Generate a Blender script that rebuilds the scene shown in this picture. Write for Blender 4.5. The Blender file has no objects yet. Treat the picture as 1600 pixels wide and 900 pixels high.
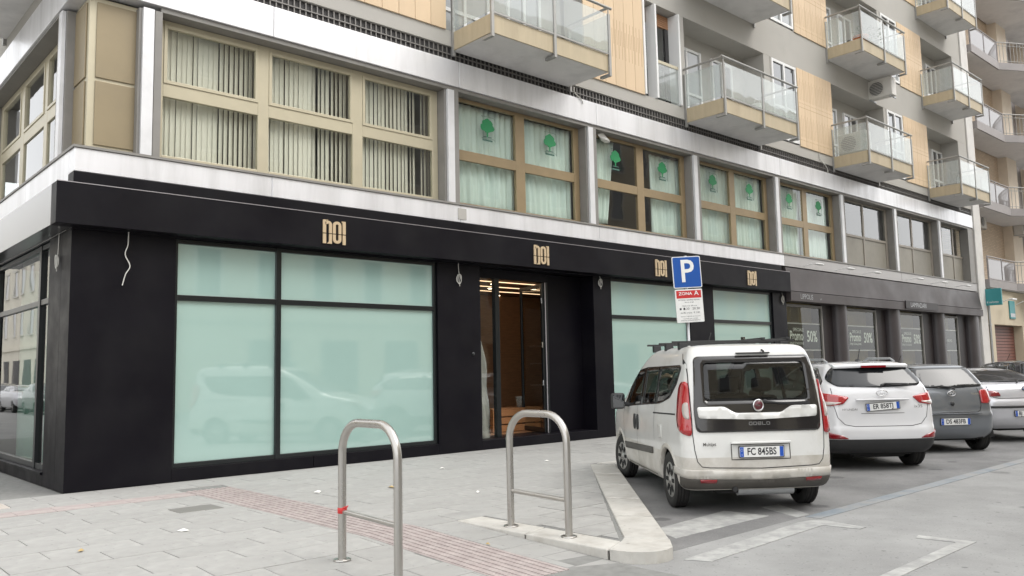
import bpy, bmesh, math, random
import numpy as np
from mathutils import Vector, Matrix, geometry
random.seed(7)
R = math.radians
scn = bpy.context.scene
COL = scn.collection
# ------------------------------------------------------------------ camera
cam_d = bpy.data.cameras.new('camera'); cam = bpy.data.objects.new('camera', cam_d); COL.objects.link(cam)
cam_d.sensor_width = 36; cam_d.lens = 1289/1600*36; cam_d.clip_end = 500; cam_d.clip_start = 0.05
RW = ((0.74107625, 0.05193246, 0.66940945), (-0.67109157, 0.08851383, 0.7360716), (-0.02102598, -0.99472022, 0.10044694))
cm = Matrix.Identity(4)
for i in range(3):
    cm[i][0] = RW[i][0]; cm[i][1] = -RW[i][1]; cm[i][2] = -RW[i][2]
cm[0][3], cm[1][3], cm[2][3] = -3.2369, -13.0306, 1.58
cam.matrix_world = cm
scn.camera = cam
# ------------------------------------------------------------------ sky, sun, exposure
SUN_EL, SUN_AZ = R(52), R(152)      # azimuth clockwise from +y
w = bpy.data.worlds.new('World'); scn.world = w; w.use_nodes = True
nt = w.node_tree; nt.nodes.clear()
sky = nt.nodes.new('ShaderNodeTexSky'); sky.sky_type = 'NISHITA'; sky.sun_disc = False
sky.sun_elevation = SUN_EL; sky.sun_rotation = SUN_AZ; sky.dust_density = 4.0
hs = nt.nodes.new('ShaderNodeHueSaturation'); hs.inputs['Saturation'].default_value = 0.22
bg = nt.nodes.new('ShaderNodeBackground'); bg.inputs['Strength'].default_value = 0.15
wo = nt.nodes.new('ShaderNodeOutputWorld')
cl = nt.nodes.new('ShaderNodeMix'); cl.data_type = 'RGBA'; cl.inputs[0].default_value = .6; cl.inputs['B'].default_value = (9.0, 9.05, 9.1, 1)   # thin overcast over the clear sky
nt.links.new(sky.outputs[0], hs.inputs['Color']); nt.links.new(hs.outputs[0], cl.inputs['A']); nt.links.new(cl.outputs['Result'], bg.inputs[0]); nt.links.new(bg.outputs[0], wo.inputs[0])
sl = bpy.data.lights.new('sun', 'SUN'); sl.energy = 0.6; sl.angle = R(30); sl.color = (1, .96, .9)
so = bpy.data.objects.new('sun', sl); COL.objects.link(so)
sd = Vector((math.sin(SUN_AZ)*math.cos(SUN_EL), math.cos(SUN_AZ)*math.cos(SUN_EL), math.sin(SUN_EL)))
so.rotation_euler = (-sd).to_track_quat('-Z', 'Y').to_euler(); so.location = (0, -20, 40)
scn.view_settings.view_transform = 'Standard'; scn.view_settings.look = 'None'
scn.view_settings.exposure = 0.95; scn.view_settings.gamma = 1.0
scn.render.engine = 'CYCLES'
ROAD = -0.10

# ------------------------------------------------------------------ materials
def mat(name, col, rough=.6, metal=0., var=0., vs=6., bump=0., bs=40., coat=0., spec=.5, stretch=(1, 1, 1), rnd=0., dirt=None, emit=None, rv=0., spots=None):
    m = bpy.data.materials.new(name); m.use_nodes = True
    n = m.node_tree.nodes; l = m.node_tree.links; p = n['Principled BSDF']
    p.inputs['Base Color'].default_value = (*col, 1); p.inputs['Roughness'].default_value = rough
    p.inputs['Metallic'].default_value = metal; p.inputs['Coat Weight'].default_value = coat
    p.inputs['Specular IOR Level'].default_value = spec; p.inputs['Coat Roughness'].default_value = .03
    if emit: p.inputs['Emission Color'].default_value = (*emit[0], 1); p.inputs['Emission Strength'].default_value = emit[1]
    src = None
    if var or bump or dirt or rnd or rv or spots:
        tc = n.new('ShaderNodeTexCoord'); mp = n.new('ShaderNodeMapping'); mp.inputs['Scale'].default_value = stretch
        l.new(tc.outputs['Object'], mp.inputs[0])
    def noise(scale, detail=6, rough_=.6):
        t = n.new('ShaderNodeTexNoise'); t.inputs['Scale'].default_value = scale; t.inputs['Detail'].default_value = detail
        t.inputs['Roughness'].default_value = rough_; l.new(mp.outputs[0], t.inputs['Vector']); return t
    if var:
        t = noise(vs); r = n.new('ShaderNodeMapRange'); r.inputs[1].default_value = .3; r.inputs[2].default_value = .7
        r.inputs[3].default_value = 1-var; r.inputs[4].default_value = 1+var; l.new(t.outputs[0], r.inputs[0])
        x = n.new('ShaderNodeMix'); x.data_type = 'RGBA'; x.blend_type = 'MULTIPLY'; x.inputs[0].default_value = 1
        x.inputs['A'].default_value = (*col, 1); l.new(r.outputs[0], x.inputs['B']); src = x.outputs['Result']
    if rnd:
        oi = n.new('ShaderNodeObjectInfo'); r = n.new('ShaderNodeMapRange'); r.inputs[3].default_value = 1-rnd; r.inputs[4].default_value = 1+rnd
        l.new(oi.outputs['Random'], r.inputs[0])
        x = n.new('ShaderNodeMix'); x.data_type = 'RGBA'; x.blend_type = 'MULTIPLY'; x.inputs[0].default_value = 1
        if src: l.new(src, x.inputs['A'])
        else: x.inputs['A'].default_value = (*col, 1)
        l.new(r.outputs[0], x.inputs['B']); src = x.outputs['Result']
    if dirt:   # (colour, amount, scale, lo, hi)
        t = noise(dirt[2], 8, .65); r = n.new('ShaderNodeMapRange'); r.inputs[1].default_value = dirt[3]; r.inputs[2].default_value = dirt[4]
        r.inputs[3].default_value = 0; r.inputs[4].default_value = dirt[1]; l.new(t.outputs[0], r.inputs[0])
        x = n.new('ShaderNodeMix'); x.data_type = 'RGBA'; l.new(r.outputs[0], x.inputs[0])
        if src: l.new(src, x.inputs['A'])
        else: x.inputs['A'].default_value = (*col, 1)
        x.inputs['B'].default_value = (*dirt[0], 1); src = x.outputs['Result']
    for (sc_, rad, col_, am) in (spots or ()):   # scattered stains: gum, oil, chips
        v = n.new('ShaderNodeTexVoronoi'); v.inputs['Scale'].default_value = sc_; l.new(mp.outputs[0], v.inputs['Vector'])
        dn = noise(sc_*3, 2); ad = n.new('ShaderNodeMath'); ad.operation = 'MULTIPLY_ADD'; ad.inputs[1].default_value = .25; l.new(dn.outputs[0], ad.inputs[0]); l.new(v.outputs['Distance'], ad.inputs[2])
        sep = n.new('ShaderNodeSeparateColor'); l.new(v.outputs['Color'], sep.inputs[0])
        rr = n.new('ShaderNodeMath'); rr.operation = 'MULTIPLY'; rr.inputs[1].default_value = rad; l.new(sep.outputs[0], rr.inputs[0])
        sb = n.new('ShaderNodeMath'); sb.operation = 'SUBTRACT'; l.new(rr.outputs[0], sb.inputs[0]); l.new(ad.outputs[0], sb.inputs[1])
        r = n.new('ShaderNodeMapRange'); r.inputs[1].default_value = -.03; r.inputs[2].default_value = .03; r.inputs[3].default_value = 0; r.inputs[4].default_value = am; l.new(sb.outputs[0], r.inputs[0])
        x = n.new('ShaderNodeMix'); x.data_type = 'RGBA'; l.new(r.outputs[0], x.inputs[0])
        if src: l.new(src, x.inputs['A'])
        else: x.inputs['A'].default_value = (*col, 1)
        x.inputs['B'].default_value = (*col_, 1); src = x.outputs['Result']
    if src: l.new(src, p.inputs['Base Color'])
    if rv:
        t = noise(vs*.7); r = n.new('ShaderNodeMapRange'); r.inputs[1].default_value = .3; r.inputs[2].default_value = .7
        r.inputs[3].default_value = max(0, rough-rv); r.inputs[4].default_value = rough+rv; l.new(t.outputs[0], r.inputs[0]); l.new(r.outputs[0], p.inputs['Roughness'])
    if bump:
        t = noise(bs, 8); b = n.new('ShaderNodeBump'); b.inputs['Strength'].default_value = bump; b.inputs['Distance'].default_value = .01
        l.new(t.outputs[0], b.inputs['Height']); l.new(b.outputs[0], p.inputs['Normal'])
    return m
def glassmat(name, tint, ior=1.5, haze=0., hcol=(.7, .75, .72), wav=0.):
    m = bpy.data.materials.new(name); m.use_nodes = True
    n = m.node_tree.nodes; l = m.node_tree.links; n.clear()
    out = n.new('ShaderNodeOutputMaterial'); tr = n.new('ShaderNodeBsdfTransparent'); tr.inputs[0].default_value = (*tint, 1)
    gl = n.new('ShaderNodeBsdfGlossy'); gl.inputs['Roughness'].default_value = .015; gl.inputs[0].default_value = (1, 1, 1, 1)
    fr = n.new('ShaderNodeFresnel'); fr.inputs[0].default_value = ior; mx = n.new('ShaderNodeMixShader')
    if wav:
        tc = n.new('ShaderNodeTexCoord'); t = n.new('ShaderNodeTexNoise'); t.inputs['Scale'].default_value = 1.3; t.inputs['Detail'].default_value = 1
        b = n.new('ShaderNodeBump'); b.inputs['Strength'].default_value = wav; b.inputs['Distance'].default_value = .02
        l.new(tc.outputs['Object'], t.inputs['Vector']); l.new(t.outputs[0], b.inputs['Height']); l.new(b.outputs[0], gl.inputs['Normal'])
    a = tr.outputs[0]
    if haze:
        df = n.new('ShaderNodeBsdfDiffuse'); df.inputs[0].default_value = (*hcol, 1); h = n.new('ShaderNodeMixShader'); h.inputs[0].default_value = haze
        l.new(tr.outputs[0], h.inputs[1]); l.new(df.outputs[0], h.inputs[2]); a = h.outputs[0]
    ge = n.new('ShaderNodeNewGeometry'); iv = n.new('ShaderNodeMath'); iv.operation = 'SUBTRACT'; iv.inputs[0].default_value = 1; l.new(ge.outputs['Backfacing'], iv.inputs[1])
    mu = n.new('ShaderNodeMath'); mu.operation = 'MULTIPLY'; l.new(fr.outputs[0], mu.inputs[0]); l.new(iv.outputs[0], mu.inputs[1])
    l.new(mu.outputs[0], mx.inputs[0]); l.new(a, mx.inputs[1]); l.new(gl.outputs[0], mx.inputs[2]); l.new(mx.outputs[0], out.inputs[0])
    return m
M = {}
def mk(k, *a, **kw): M[k] = mat(k, *a, **kw)
mk('asphalt', (.275, .275, .268), .85, var=.16, vs=1.3, bump=.35, bs=90, dirt=((.18, .18, .178), .5, .55, .45, .75), spots=((1.3, .30, (.11, .11, .11), .55), (34., .45, (.33, .33, .32), .5), (27., .42, (.12, .12, .12), .5), (5.5, .28, (.10, .10, .10), .6)))
mk('asphalt_bay', (.205, .203, .20), .85, var=.16, vs=1.3, bump=.35, bs=90, dirt=((.10, .10, .10), .7, .8, .42, .7), spots=((1.6, .34, (.07, .07, .07), .7), (34., .45, (.26, .26, .25), .5), (27., .42, (.09, .09, .09), .5)))
mk('slab_stone', (.335, .33, .315), .78, var=.13, vs=3.5, bump=.18, bs=45, rnd=.05, dirt=((.25, .25, .24), .55, 2.3, .46, .75), spots=((4.5, .30, (.17, .17, .165), .6), (13., .30, (.2, .2, .19), .6), (3.1, .30, (.42, .42, .41), .4)))
mk('mortar', (.20, .20, .19), .9, var=.15, vs=9)
mk('kerb_stone', (.48, .465, .43), .7, var=.1, vs=5, bump=.2, bs=35, rnd=.05, dirt=((.24, .21, .17), .5, 3.1, .46, .75), spots=((9., .30, (.2, .18, .15), .5),))
mk('tactile_red', (.345, .295, .282), .8, var=.13, vs=7, bump=.1, rnd=.07, dirt=((.42, .38, .36), .6, 3., .45, .7))
mk('tactile_beige', (.5, .46, .42), .8, var=.1, vs=7, rnd=.05)
mk('white_paint_road', (.46, .46, .44), .8, var=.1, vs=4, dirt=((.275, .275, .268), .95, 6., .28, .62))
mk('blue_paint_road', (.205, .24, .27), .8, var=.15, vs=4, dirt=((.275, .275, .268), .95, 2.0, .36, .58))
mk('band_white', (.78, .78, .80), .35, metal=.4, var=.05, vs=1.2, stretch=(2.2, 2.2, .28), dirt=((.42, .42, .42), .5, 1.3, .45, .8), rv=.08)
mk('band_shaded', (.42, .41, .405), .5, metal=.2, var=.08, vs=1.2, stretch=(2.5, 2.5, .3), dirt=((.26, .25, .24), .5, 1.2, .42, .8))  # copy of the white band with the right end's shade put into its colour
mk('fin_white', (.66, .66, .67), .4, metal=.25, var=.06, vs=2, dirt=((.4, .4, .4), .4, 1.6, .45, .8))
mk('fin_grey', (.21, .20, .185), .5, var=.08, vs=3)
mk('bronze_panel', (.255, .205, .125), .45, metal=.15, var=.05, vs=1.6, dirt=((.19, .155, .11), .5, .9, .45, .8))
mk('frame_cream', (.47, .425, .31), .38, metal=.2, var=.04, vs=3)
mk('frame_gold', (.28, .21, .12), .42, metal=.15, var=.08, vs=3)
mk('frame_dull', (.26, .235, .20), .5, metal=.1, var=.08, vs=3)
mk('panel_dull', (.24, .225, .19), .55, var=.1, vs=1.5, dirt=((.16, .15, .13), .6, 1.2, .5, .75))
mk('plaster_grey', (.40, .385, .355), .85, var=.06, vs=1.2, bump=.1, bs=60, dirt=((.32, .305, .28), .5, .6, .45, .8))
mk('plaster_white', (.60, .585, .56), .85, var=.05, vs=1.5, dirt=((.38, .37, .35), .6, .9, .5, .75))
mk('clad_tile', (.62, .47, .31), .6, var=.06, vs=1.5, stretch=(3, 3, .35), rnd=.06, dirt=((.56, .42, .27), .5, 1.3, .5, .8))
mk('clad_groove', (.38, .26, .15), .9)
mk('grille_dark', (.03, .028, .028), .6)
mk('grille_bar', (.20, .19, .18), .5, metal=.4)
mk('shop_black', (.0042, .0036, .0060), .45, spec=.16, var=.06, vs=1.5, rv=.12, dirt=((.013, .0125, .0135), .8, .6, .45, .8))
mk('shop_black_sheen', (.0105, .0095, .0125), .3, spec=.6, coat=1.0)  # same black cladding, lighter and glossier copy for the side face's sheen
mk('shop_frame', (.008, .010, .011), .3)
mk('edge_trim', (.45, .43, .45), .35, metal=.6)
mk('frosted_film', (.31, .455, .415), .5, coat=1.0, spec=.3, var=.02, vs=.6)
mk('gold_letter', (.60, .47, .31), .38, metal=.35)
mk('brown_fascia', (.052, .043, .043), .5, var=.1, vs=1.1, rv=.1, dirt=((.08, .072, .072), .6, .5, .45, .75))
mk('brown_pillar', (.055, .048, .050), .42, var=.08, vs=2)
mk('brown_dark', (.018, .013, .014), .5)
mk('steel', (.46, .445, .42), .3, metal=.9, var=.06, vs=8, stretch=(1, 1, .15), rv=.06)
mk('galv', (.42, .43, .44), .45, metal=.6, var=.08, vs=10)
mk('alu_white', (.72, .72, .71), .4)
mk('rail_grey', (.33, .325, .31), .45, metal=.5, var=.08, vs=6)
mk('balcony_beige', (.43, .36, .245), .6, var=.08, vs=2, stretch=(3, 3, .5), dirt=((.3, .24, .16), .5, 1.7, .52, .75))
mk('soffit', (.66, .65, .64), .9, var=.05, vs=1, dirt=((.36, .36, .36), .5, .9, .5, .78))
mk('curtain_mint', (.60, .70, .645), .85, var=.03, vs=3)
mk('blind', (.66, .63, .54), .7)
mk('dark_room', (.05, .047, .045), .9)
mk('room_grey', (.18, .17, .16), .9)
mk('emblem_green', (.012, .22, .075), .5)
mk('emblem_dark', (.05, .13, .10), .5)
mk('shutter_wood', (.36, .19, .10), .6)
mk('brick', (.52, .41, .29), .85, var=.12, vs=3)
mk('brick_plain', (.70, .61, .50), .8, var=.05, vs=2)
mk('nb_grey', (.30, .28, .275), .7, var=.06, vs=2)
mk('nb_cream', (.55, .48, .36), .8, var=.05, vs=1.5)
mk('shutter_red', (.20, .085, .065), .55, var=.1, vs=5)
mk('teal', (.035, .235, .25), .5, var=.04, vs=3)
mk('ac_white', (.60, .58, .54), .5, var=.05, vs=5)
mk('ac_dark', (.10, .10, .10), .6)
mk('sign_blue', (.006, .075, .33), .4, var=.05, vs=7)
mk('sign_white', (.74, .74, .72), .45, var=.05, vs=9)
mk('sign_red', (.50, .025, .025), .45)
mk('ink', (.03, .03, .035), .6)
mk('cable_white', (.55, .54, .50), .6)
mk('wood_orange', (.34, .175, .085), .5, var=.2, vs=4, stretch=(1, 8, 8))
mk('wood_crate', (.50, .235, .10), .55, var=.15, vs=5, stretch=(1, 8, 8))
mk('led', (1, .8, .5), .5, emit=((1., .70, .42), 1.1))
mk('spot_led', (1, .9, .7), .5, emit=((1., .86, .62), 4.0))
mk('terracotta', (.55, .16, .06), .7)
mk('leaf', (.05, .11, .03), .7)
mk('plastic_sheet', (.62, .62, .58), .35)
mk('paper', (.75, .74, .70), .8)
mk('leaf_litter', (.45, .33, .15), .8)
mk('manhole', (.20, .195, .18), .7, metal=.2, bump=.3, bs=30)
mk('cream_old', (.60, .54, .42), .85, var=.06, vs=.6, dirt=((.4, .36, .28), .4, .5, .5, .8))
mk('cream_pale', (.72, .68, .58), .85, var=.06, vs=.6)
mk('stone_pale', (.62, .60, .55), .8)
mk('dark_glass', (.012, .014, .016), .03, spec=.8, coat=1.0)
mk('pale_pane', (.25, .26, .26), .08, coat=.6)
mk('poster_dark', (.020, .025, .028), .5, spec=.15)
mk('rear_glass', (.016, .018, .02), .04, spec=.5)
mk('poster_text', (.85, .92, .90), .6)
mk('shop_glow', (.34, .27, .13), .7, var=.25, vs=.9)
# car paints
mk('paint_doblo', (.66, .66, .64), .28, coat=.6, var=.03, vs=3, dirt=((.40, .36, .29), .35, 2.3, .52, .72))
mk('paint_doblo_low', (.56, .54, .50), .42, coat=.25, var=.05, vs=4, dirt=((.30, .265, .21), .55, 2.6, .42, .68))
mk('paint_white', (.66, .66, .67), .2, coat=1., var=.02, vs=3)
mk('paint_grey', (.19, .205, .225), .28, metal=.5, coat=1.)
mk('paint_silver', (.60, .60, .63), .28, metal=.35, coat=1.)
mk('paint_black', (.012, .012, .016), .2, coat=1.)
mk('plastic_dark', (.028, .028, .029), .6, var=.1, vs=8)
mk('plastic_grey', (.085, .08, .073), .6, var=.12, vs=6)
mk('plastic_dirty', (.07, .064, .056), .7, var=.15, vs=6)
mk('frit', (.022, .020, .020), .12, coat=.5)
mk('lamp_red', (.36, .006, .010), .12, coat=1., spec=.6)
mk('lamp_dred', (.22, .006, .012), .12, coat=1.)
mk('lamp_clear', (.42, .37, .34), .15, coat=1.)
mk('lamp_maroon', (.10, .008, .016), .3, coat=.5)
mk('chrome', (.75, .75, .76), .12, metal=1.)
mk('rubber', (.022, .021, .02), .8, var=.15, vs=10, bump=.1)
mk('rim_silver', (.36, .35, .335), .4, metal=.5, var=.1, vs=9)
mk('seam', (.02, .02, .02), .8)
mk('plate_blue', (.012, .08, .42), .4)
mk('underbody', (.012, .012, .012), .9)
mk('seat_cloth', (.035, .035, .038), .9)
M['glass'] = glassmat('window_glass', (.95, .965, .955), 1.6, wav=.12)
M['glass_side'] = glassmat('side_window_glass', (.9, .93, .92), 2.3, wav=.12)
M['glass_shop'] = glassmat('shop_glass', (.72, .80, .77), 2.4, wav=.04)
M['glass_car'] = glassmat('car_glass', (.30, .305, .29), 1.55)
M['glass_balc'] = glassmat('balcony_glass', (.85, .885, .87), 1.6, haze=.22, hcol=(.72, .735, .725), wav=.15)
M['glass_thin'] = glassmat('clear_shop_glass', (.78, .79, .76), 1.35, wav=.1)
M['sheet'] = glassmat('plastic_film', (.8, .8, .78), 1.5, haze=.45, hcol=(.6, .6, .56))
M['glass_balc_grey'] = glassmat('parapet_glass', (.5, .5, .5), 1.45, haze=.8, hcol=(.25, .235, .235))
# brick coursing on the neighbour building
def brickify(m):
    n = m.node_tree.nodes; l = m.node_tree.links; p = n['Principled BSDF']
    tc = n.new('ShaderNodeTexCoord'); mp = n.new('ShaderNodeMapping'); mp.inputs['Rotation'].default_value = (R(90), 0, 0)
    b = n.new('ShaderNodeTexBrick'); b.inputs['Scale'].default_value = 1; b.inputs['Brick Width'].default_value = .27; b.inputs['Row Height'].default_value = .085
    b.inputs['Mortar Size'].default_value = .010; b.inputs['Color1'].default_value = (.66, .53, .40, 1); b.inputs['Color2'].default_value = (.56, .44, .325, 1); b.inputs['Mortar'].default_value = (.44, .37, .30, 1)
    l.new(tc.outputs['Object'], mp.inputs[0]); l.new(mp.outputs[0], b.inputs['Vector']); l.new(b.outputs['Color'], p.inputs['Base Color'])
brickify(M['brick'])
for k_, i_ in (('frosted_film', 2.1), ('dark_glass', 1.6), ('poster_dark', 1.5)): M[k_].node_tree.nodes['Principled BSDF'].inputs['Coat IOR'].default_value = i_
M['shop_black_sheen'].node_tree.nodes['Principled BSDF'].inputs['Coat Roughness'].default_value = .25; M['shop_black_sheen'].node_tree.nodes['Principled BSDF'].inputs['Coat IOR'].default_value = 1.6

# ------------------------------------------------------------------ mesh helpers
class MB:
    def __init__(s): s.v = []; s.f = []; s.m = []; s.sm = []
    def add(s, vs, fs, m=0, smooth=False):
        o = len(s.v); s.v += [tuple(map(float, v)) for v in vs]
        for f in fs: s.f.append([o+i for i in f]); s.m.append(m); s.sm.append(smooth)
        return s
    def box(s, x0, x1, y0, y1, z0, z1, m=0):
        if x0 > x1: x0, x1 = x1, x0
        if y0 > y1: y0, y1 = y1, y0
        return s.add([(x0, y0, z0), (x1, y0, z0), (x1, y1, z0), (x0, y1, z0), (x0, y0, z1), (x1, y0, z1), (x1, y1, z1), (x0, y1, z1)],
                     [(0, 3, 2, 1), (4, 5, 6, 7), (0, 1, 5, 4), (1, 2, 6, 5), (2, 3, 7, 6), (3, 0, 4, 7)], m)
    def prism(s, poly, axis, a0, a1, m=0, smooth=False):
        """extrude a 2D polygon along axis ('x': poly=(y,z), 'y': poly=(x,z), 'z': poly=(x,y))"""
        def P(p, a): return (a, p[0], p[1]) if axis == 'x' else ((p[0], a, p[1]) if axis == 'y' else (p[0], p[1], a))
        n = len(poly); vs = [P(p, a0) for p in poly]+[P(p, a1) for p in poly]
        ar = sum(poly[i][0]*poly[(i+1) % n][1]-poly[(i+1) % n][0]*poly[i][1] for i in range(n))
        flip = (ar > 0) ^ (axis == 'y') ^ (a1 < a0)
        fs = [tuple(range(n))[::-1] if flip else tuple(range(n)), tuple(range(n, 2*n)) if flip else tuple(range(n, 2*n))[::-1]]
        s.add(vs, fs, m, False)
        o = [(i, (i+1) % n, n+(i+1) % n, n+i) if flip else (i, n+i, n+(i+1) % n, (i+1) % n) for i in range(n)]
        s.add(vs, o, m, smooth); return s
    def tube(s, pts, r, n=8, m=0, cap=True, closed=False):
        pts = [Vector(p) for p in pts]; N = len(pts); rs = r if isinstance(r, (list, tuple)) else [r]*N; vs = []; up = None
        for i, p in enumerate(pts):
            t = (pts[(i+1) % N]-pts[i-1]) if closed else (pts[min(i+1, N-1)]-pts[max(i-1, 0)])
            t.normalize()
            if up is None: up = Vector((0, 0, 1)) if abs(t.z) < .9 else Vector((1, 0, 0))
            a = t.cross(up)
            if a.length < 1e-5: a = t.orthogonal()
            a.normalize(); up = a.cross(t).normalized()
            for k in range(n):
                th = 2*math.pi*k/n; vs.append(p+(a*math.cos(th)+up*math.sin(th))*rs[i])
        fs = []
        for i in range(N if closed else N-1):
            j = (i+1) % N
            for k in range(n): k2 = (k+1) % n; fs.append((i*n+k, j*n+k, j*n+k2, i*n+k2))
        s.add(vs, fs, m, True)
        if cap and not closed:
            s.add(vs[:n], [tuple(range(n))], m); s.add(vs[-n:], [tuple(range(n))[::-1]], m)
        return s
    def lathe(s, prof, origin, axis='z', n=24, m=0, smooth=True):
        """prof = (radius, height) list along axis"""
        o = Vector(origin); A = {'x': (Vector((0, 1, 0)), Vector((0, 0, 1)), Vector((1, 0, 0))), 'y': (Vector((0, 0, 1)), Vector((1, 0, 0)), Vector((0, 1, 0))), 'z': (Vector((1, 0, 0)), Vector((0, 1, 0)), Vector((0, 0, 1)))}[axis]
        vs = []
        for (r, h) in prof:
            for k in range(n):
                th = 2*math.pi*k/n; vs.append(o+A[0]*r*math.cos(th)+A[1]*r*math.sin(th)+A[2]*h)
        fs = [(i*n+k, i*n+(k+1) % n, (i+1)*n+(k+1) % n, (i+1)*n+k) for i in range(len(prof)-1) for k in range(n)]
        return s.add(vs, fs, m, smooth)
    def grid(s, pts, m=0, smooth=True, closeu=False):
        """pts[i][j] rows"""
        nr = len(pts); nc = len(pts[0]); vs = [p for r in pts for p in r]
        fs = [(i*nc+j, i*nc+(j+1) % nc, (i+1)*nc+(j+1) % nc, (i+1)*nc+j) for i in range(nr-1) for j in range(nc if closeu else nc-1)]
        return s.add(vs, fs, m, smooth)
    def mesh(s, name, mats):
        me = bpy.data.meshes.new(name); me.from_pydata(s.v, [], s.f)
        for k in (mats if isinstance(mats, (list, tuple)) else [mats]): me.materials.append(M[k] if isinstance(k, str) else k)
        me.polygons.foreach_set('material_index', s.m); me.polygons.foreach_set('use_smooth', s.sm); me.update(); return me
def link(name, me, parent=None, world=False, loc=(0, 0, 0), rot=(0, 0, 0)):
    o = bpy.data.objects.new(name, me); COL.objects.link(o); o.location = loc; o.rotation_euler = rot
    if parent:
        o.parent = parent
        if world: o.matrix_parent_inverse = Matrix.Translation(-Vector(parent.location))
    return o
def obj(name, mb, mats, parent=None, world=False, loc=(0, 0, 0), rot=(0, 0, 0), bev=0):
    o = link(name, mb.mesh(name, mats), parent, world, loc, rot)
    if bev:
        b = o.modifiers.new('bevel', 'BEVEL'); b.width = bev; b.segments = 2; b.limit_method = 'ANGLE'; b.angle_limit = R(50)
    return o
def thing(name, label, cat, loc=(0, 0, 0), rz=0, group=None):
    o = bpy.data.objects.new(name, None); COL.objects.link(o); o.location = loc; o.rotation_euler = (0, 0, rz); o.empty_display_size = .2
    o['label'] = label; o['category'] = cat
    if group: o['group'] = group
    return o
def tag(o, label, cat, group=None):
    o['label'] = label; o['category'] = cat
    if group: o['group'] = group
    return o
def struct(o): o['kind'] = 'structure'; return o
def copy_tree(o, parent=None):
    c = o.copy(); COL.objects.link(c)
    if parent: c.parent = parent
    for ch in list(o.children): copy_tree(ch, c)
    return c
def text_mb(s, size, xs=1., ext=.0, align='CENTER', bold=0., mono=False):
    """text as geometry in the xz plane facing -y, centred at the origin"""
    cu = bpy.data.curves.new('text', 'FONT'); cu.body = s; cu.size = size; cu.align_x = align; cu.align_y = 'CENTER'; cu.extrude = ext; cu.offset = bold; cu.resolution_u = 3
    o = bpy.data.objects.new('text', cu); COL.objects.link(o)
    dg = bpy.context.evaluated_depsgraph_get(); me = bpy.data.meshes.new_from_object(o.evaluated_get(dg))
    mb = MB(); vs = [(v.co.x*xs, -v.co.z, v.co.y) for v in me.vertices]
    mb.add(vs, [tuple(p.vertices) for p in me.polygons])
    bpy.data.objects.remove(o); bpy.data.curves.remove(cu); bpy.data.meshes.remove(me)
    return mb
def rbox(x0, x1, y0, y1, z0, z1, b, mb=None, m=0, sm=False):
    """box with chamfered edges (closed loft of rounded rectangles)"""
    mb = mb or MB(); rows = []
    def ring(z, i):
        X0, X1, Y0, Y1 = x0+i, x1-i, y0+i, y1-i; c = b*.7
        return [(X0+c, Y0, z), (X1-c, Y0, z), (X1, Y0+c, z), (X1, Y1-c, z), (X1-c, Y1, z), (X0+c, Y1, z), (X0, Y1-c, z), (X0, Y0+c, z)]
    rows = [ring(z0, b*.8), ring(z0+b*.3, b*.2), ring(z0+b, 0), ring(z1-b, 0), ring(z1-b*.3, b*.2), ring(z1, b*.8)]
    mb.grid(rows, m, sm, True); mb.add(rows[0], [tuple(range(8))[::-1]], m); mb.add(rows[-1], [tuple(range(8))], m)
    return mb

# ================================================================== GROUND
mb = MB(); mb.box(-160, 260, -160, 160, -.6, ROAD); struct(obj('road', mb, 'asphalt'))
RX = 2.37          # line of the crossing ramp's kerb
def zp(x, y):
    if x > RX or y > -5.9: return 0.
    return max(ROAD+.004, -.1*(-5.9-y)/2.5)
# pavement beds (mortar seen in the joints), ramp included
pav = MB()
bed = -.012
pav.add([(-6, -5.9, bed), (RX, -5.9, bed), (RX, 14, bed), (-6, 14, bed)], [(0, 1, 2, 3)])
pav.add([(-6, -8.4, ROAD+.002), (RX, -8.4, ROAD+.002), (RX, -5.9, bed), (-6, -5.9, bed)], [(0, 1, 2, 3)])
pav.add([(-6, -10.5, ROAD+.003), (RX, -10.5, ROAD+.003), (RX, -8.4, ROAD+.002), (-6, -8.4, ROAD+.002)], [(0, 1, 2, 3)])
pav.add([(RX, -8.1, bed), (2.66, -8.2, bed), (7.25, -3.5, bed), (60, -3.5, bed), (60, 6, bed), (RX, 6, bed)], [(0, 1, 2, 3, 4, 5)])
pavement = struct(obj('pavement', pav, 'mortar'))
def inside(poly, x, y):
    c = False; n = len(poly)
    for i in range(n):
        x0, y0 = poly[i]; x1, y1 = poly[i-1]
        if (y0 > y) != (y1 > y) and x < (x1-x0)*(y-y0)/(y1-y0)+x0: c = not c
    return c
LB, WB, JT = .80, .42, .007
def slabmesh(l, wd):
    return rbox(-l/2+min(JT/2, l*.2), l/2-min(JT/2, l*.2), -wd/2+JT/2, wd/2-JT/2, -.03, 0, .006).mesh('paving_slab', 'slab_stone')
sm_full = slabmesh(LB, WB)
islands = [(2.73, -7.88), (7.19, -3.435), (60, -3.435), (60, -.005), (1.0, -.005), (1.0, -5.80), (2.73, -5.80)]
excl = [(1.24, 1.90, -8.2, -1.22), (-6, 1.24, -1.66, -1.22), (-6, -.8, -.98, -.24)]
slabs = []
row = 0; y = -.02
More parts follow.
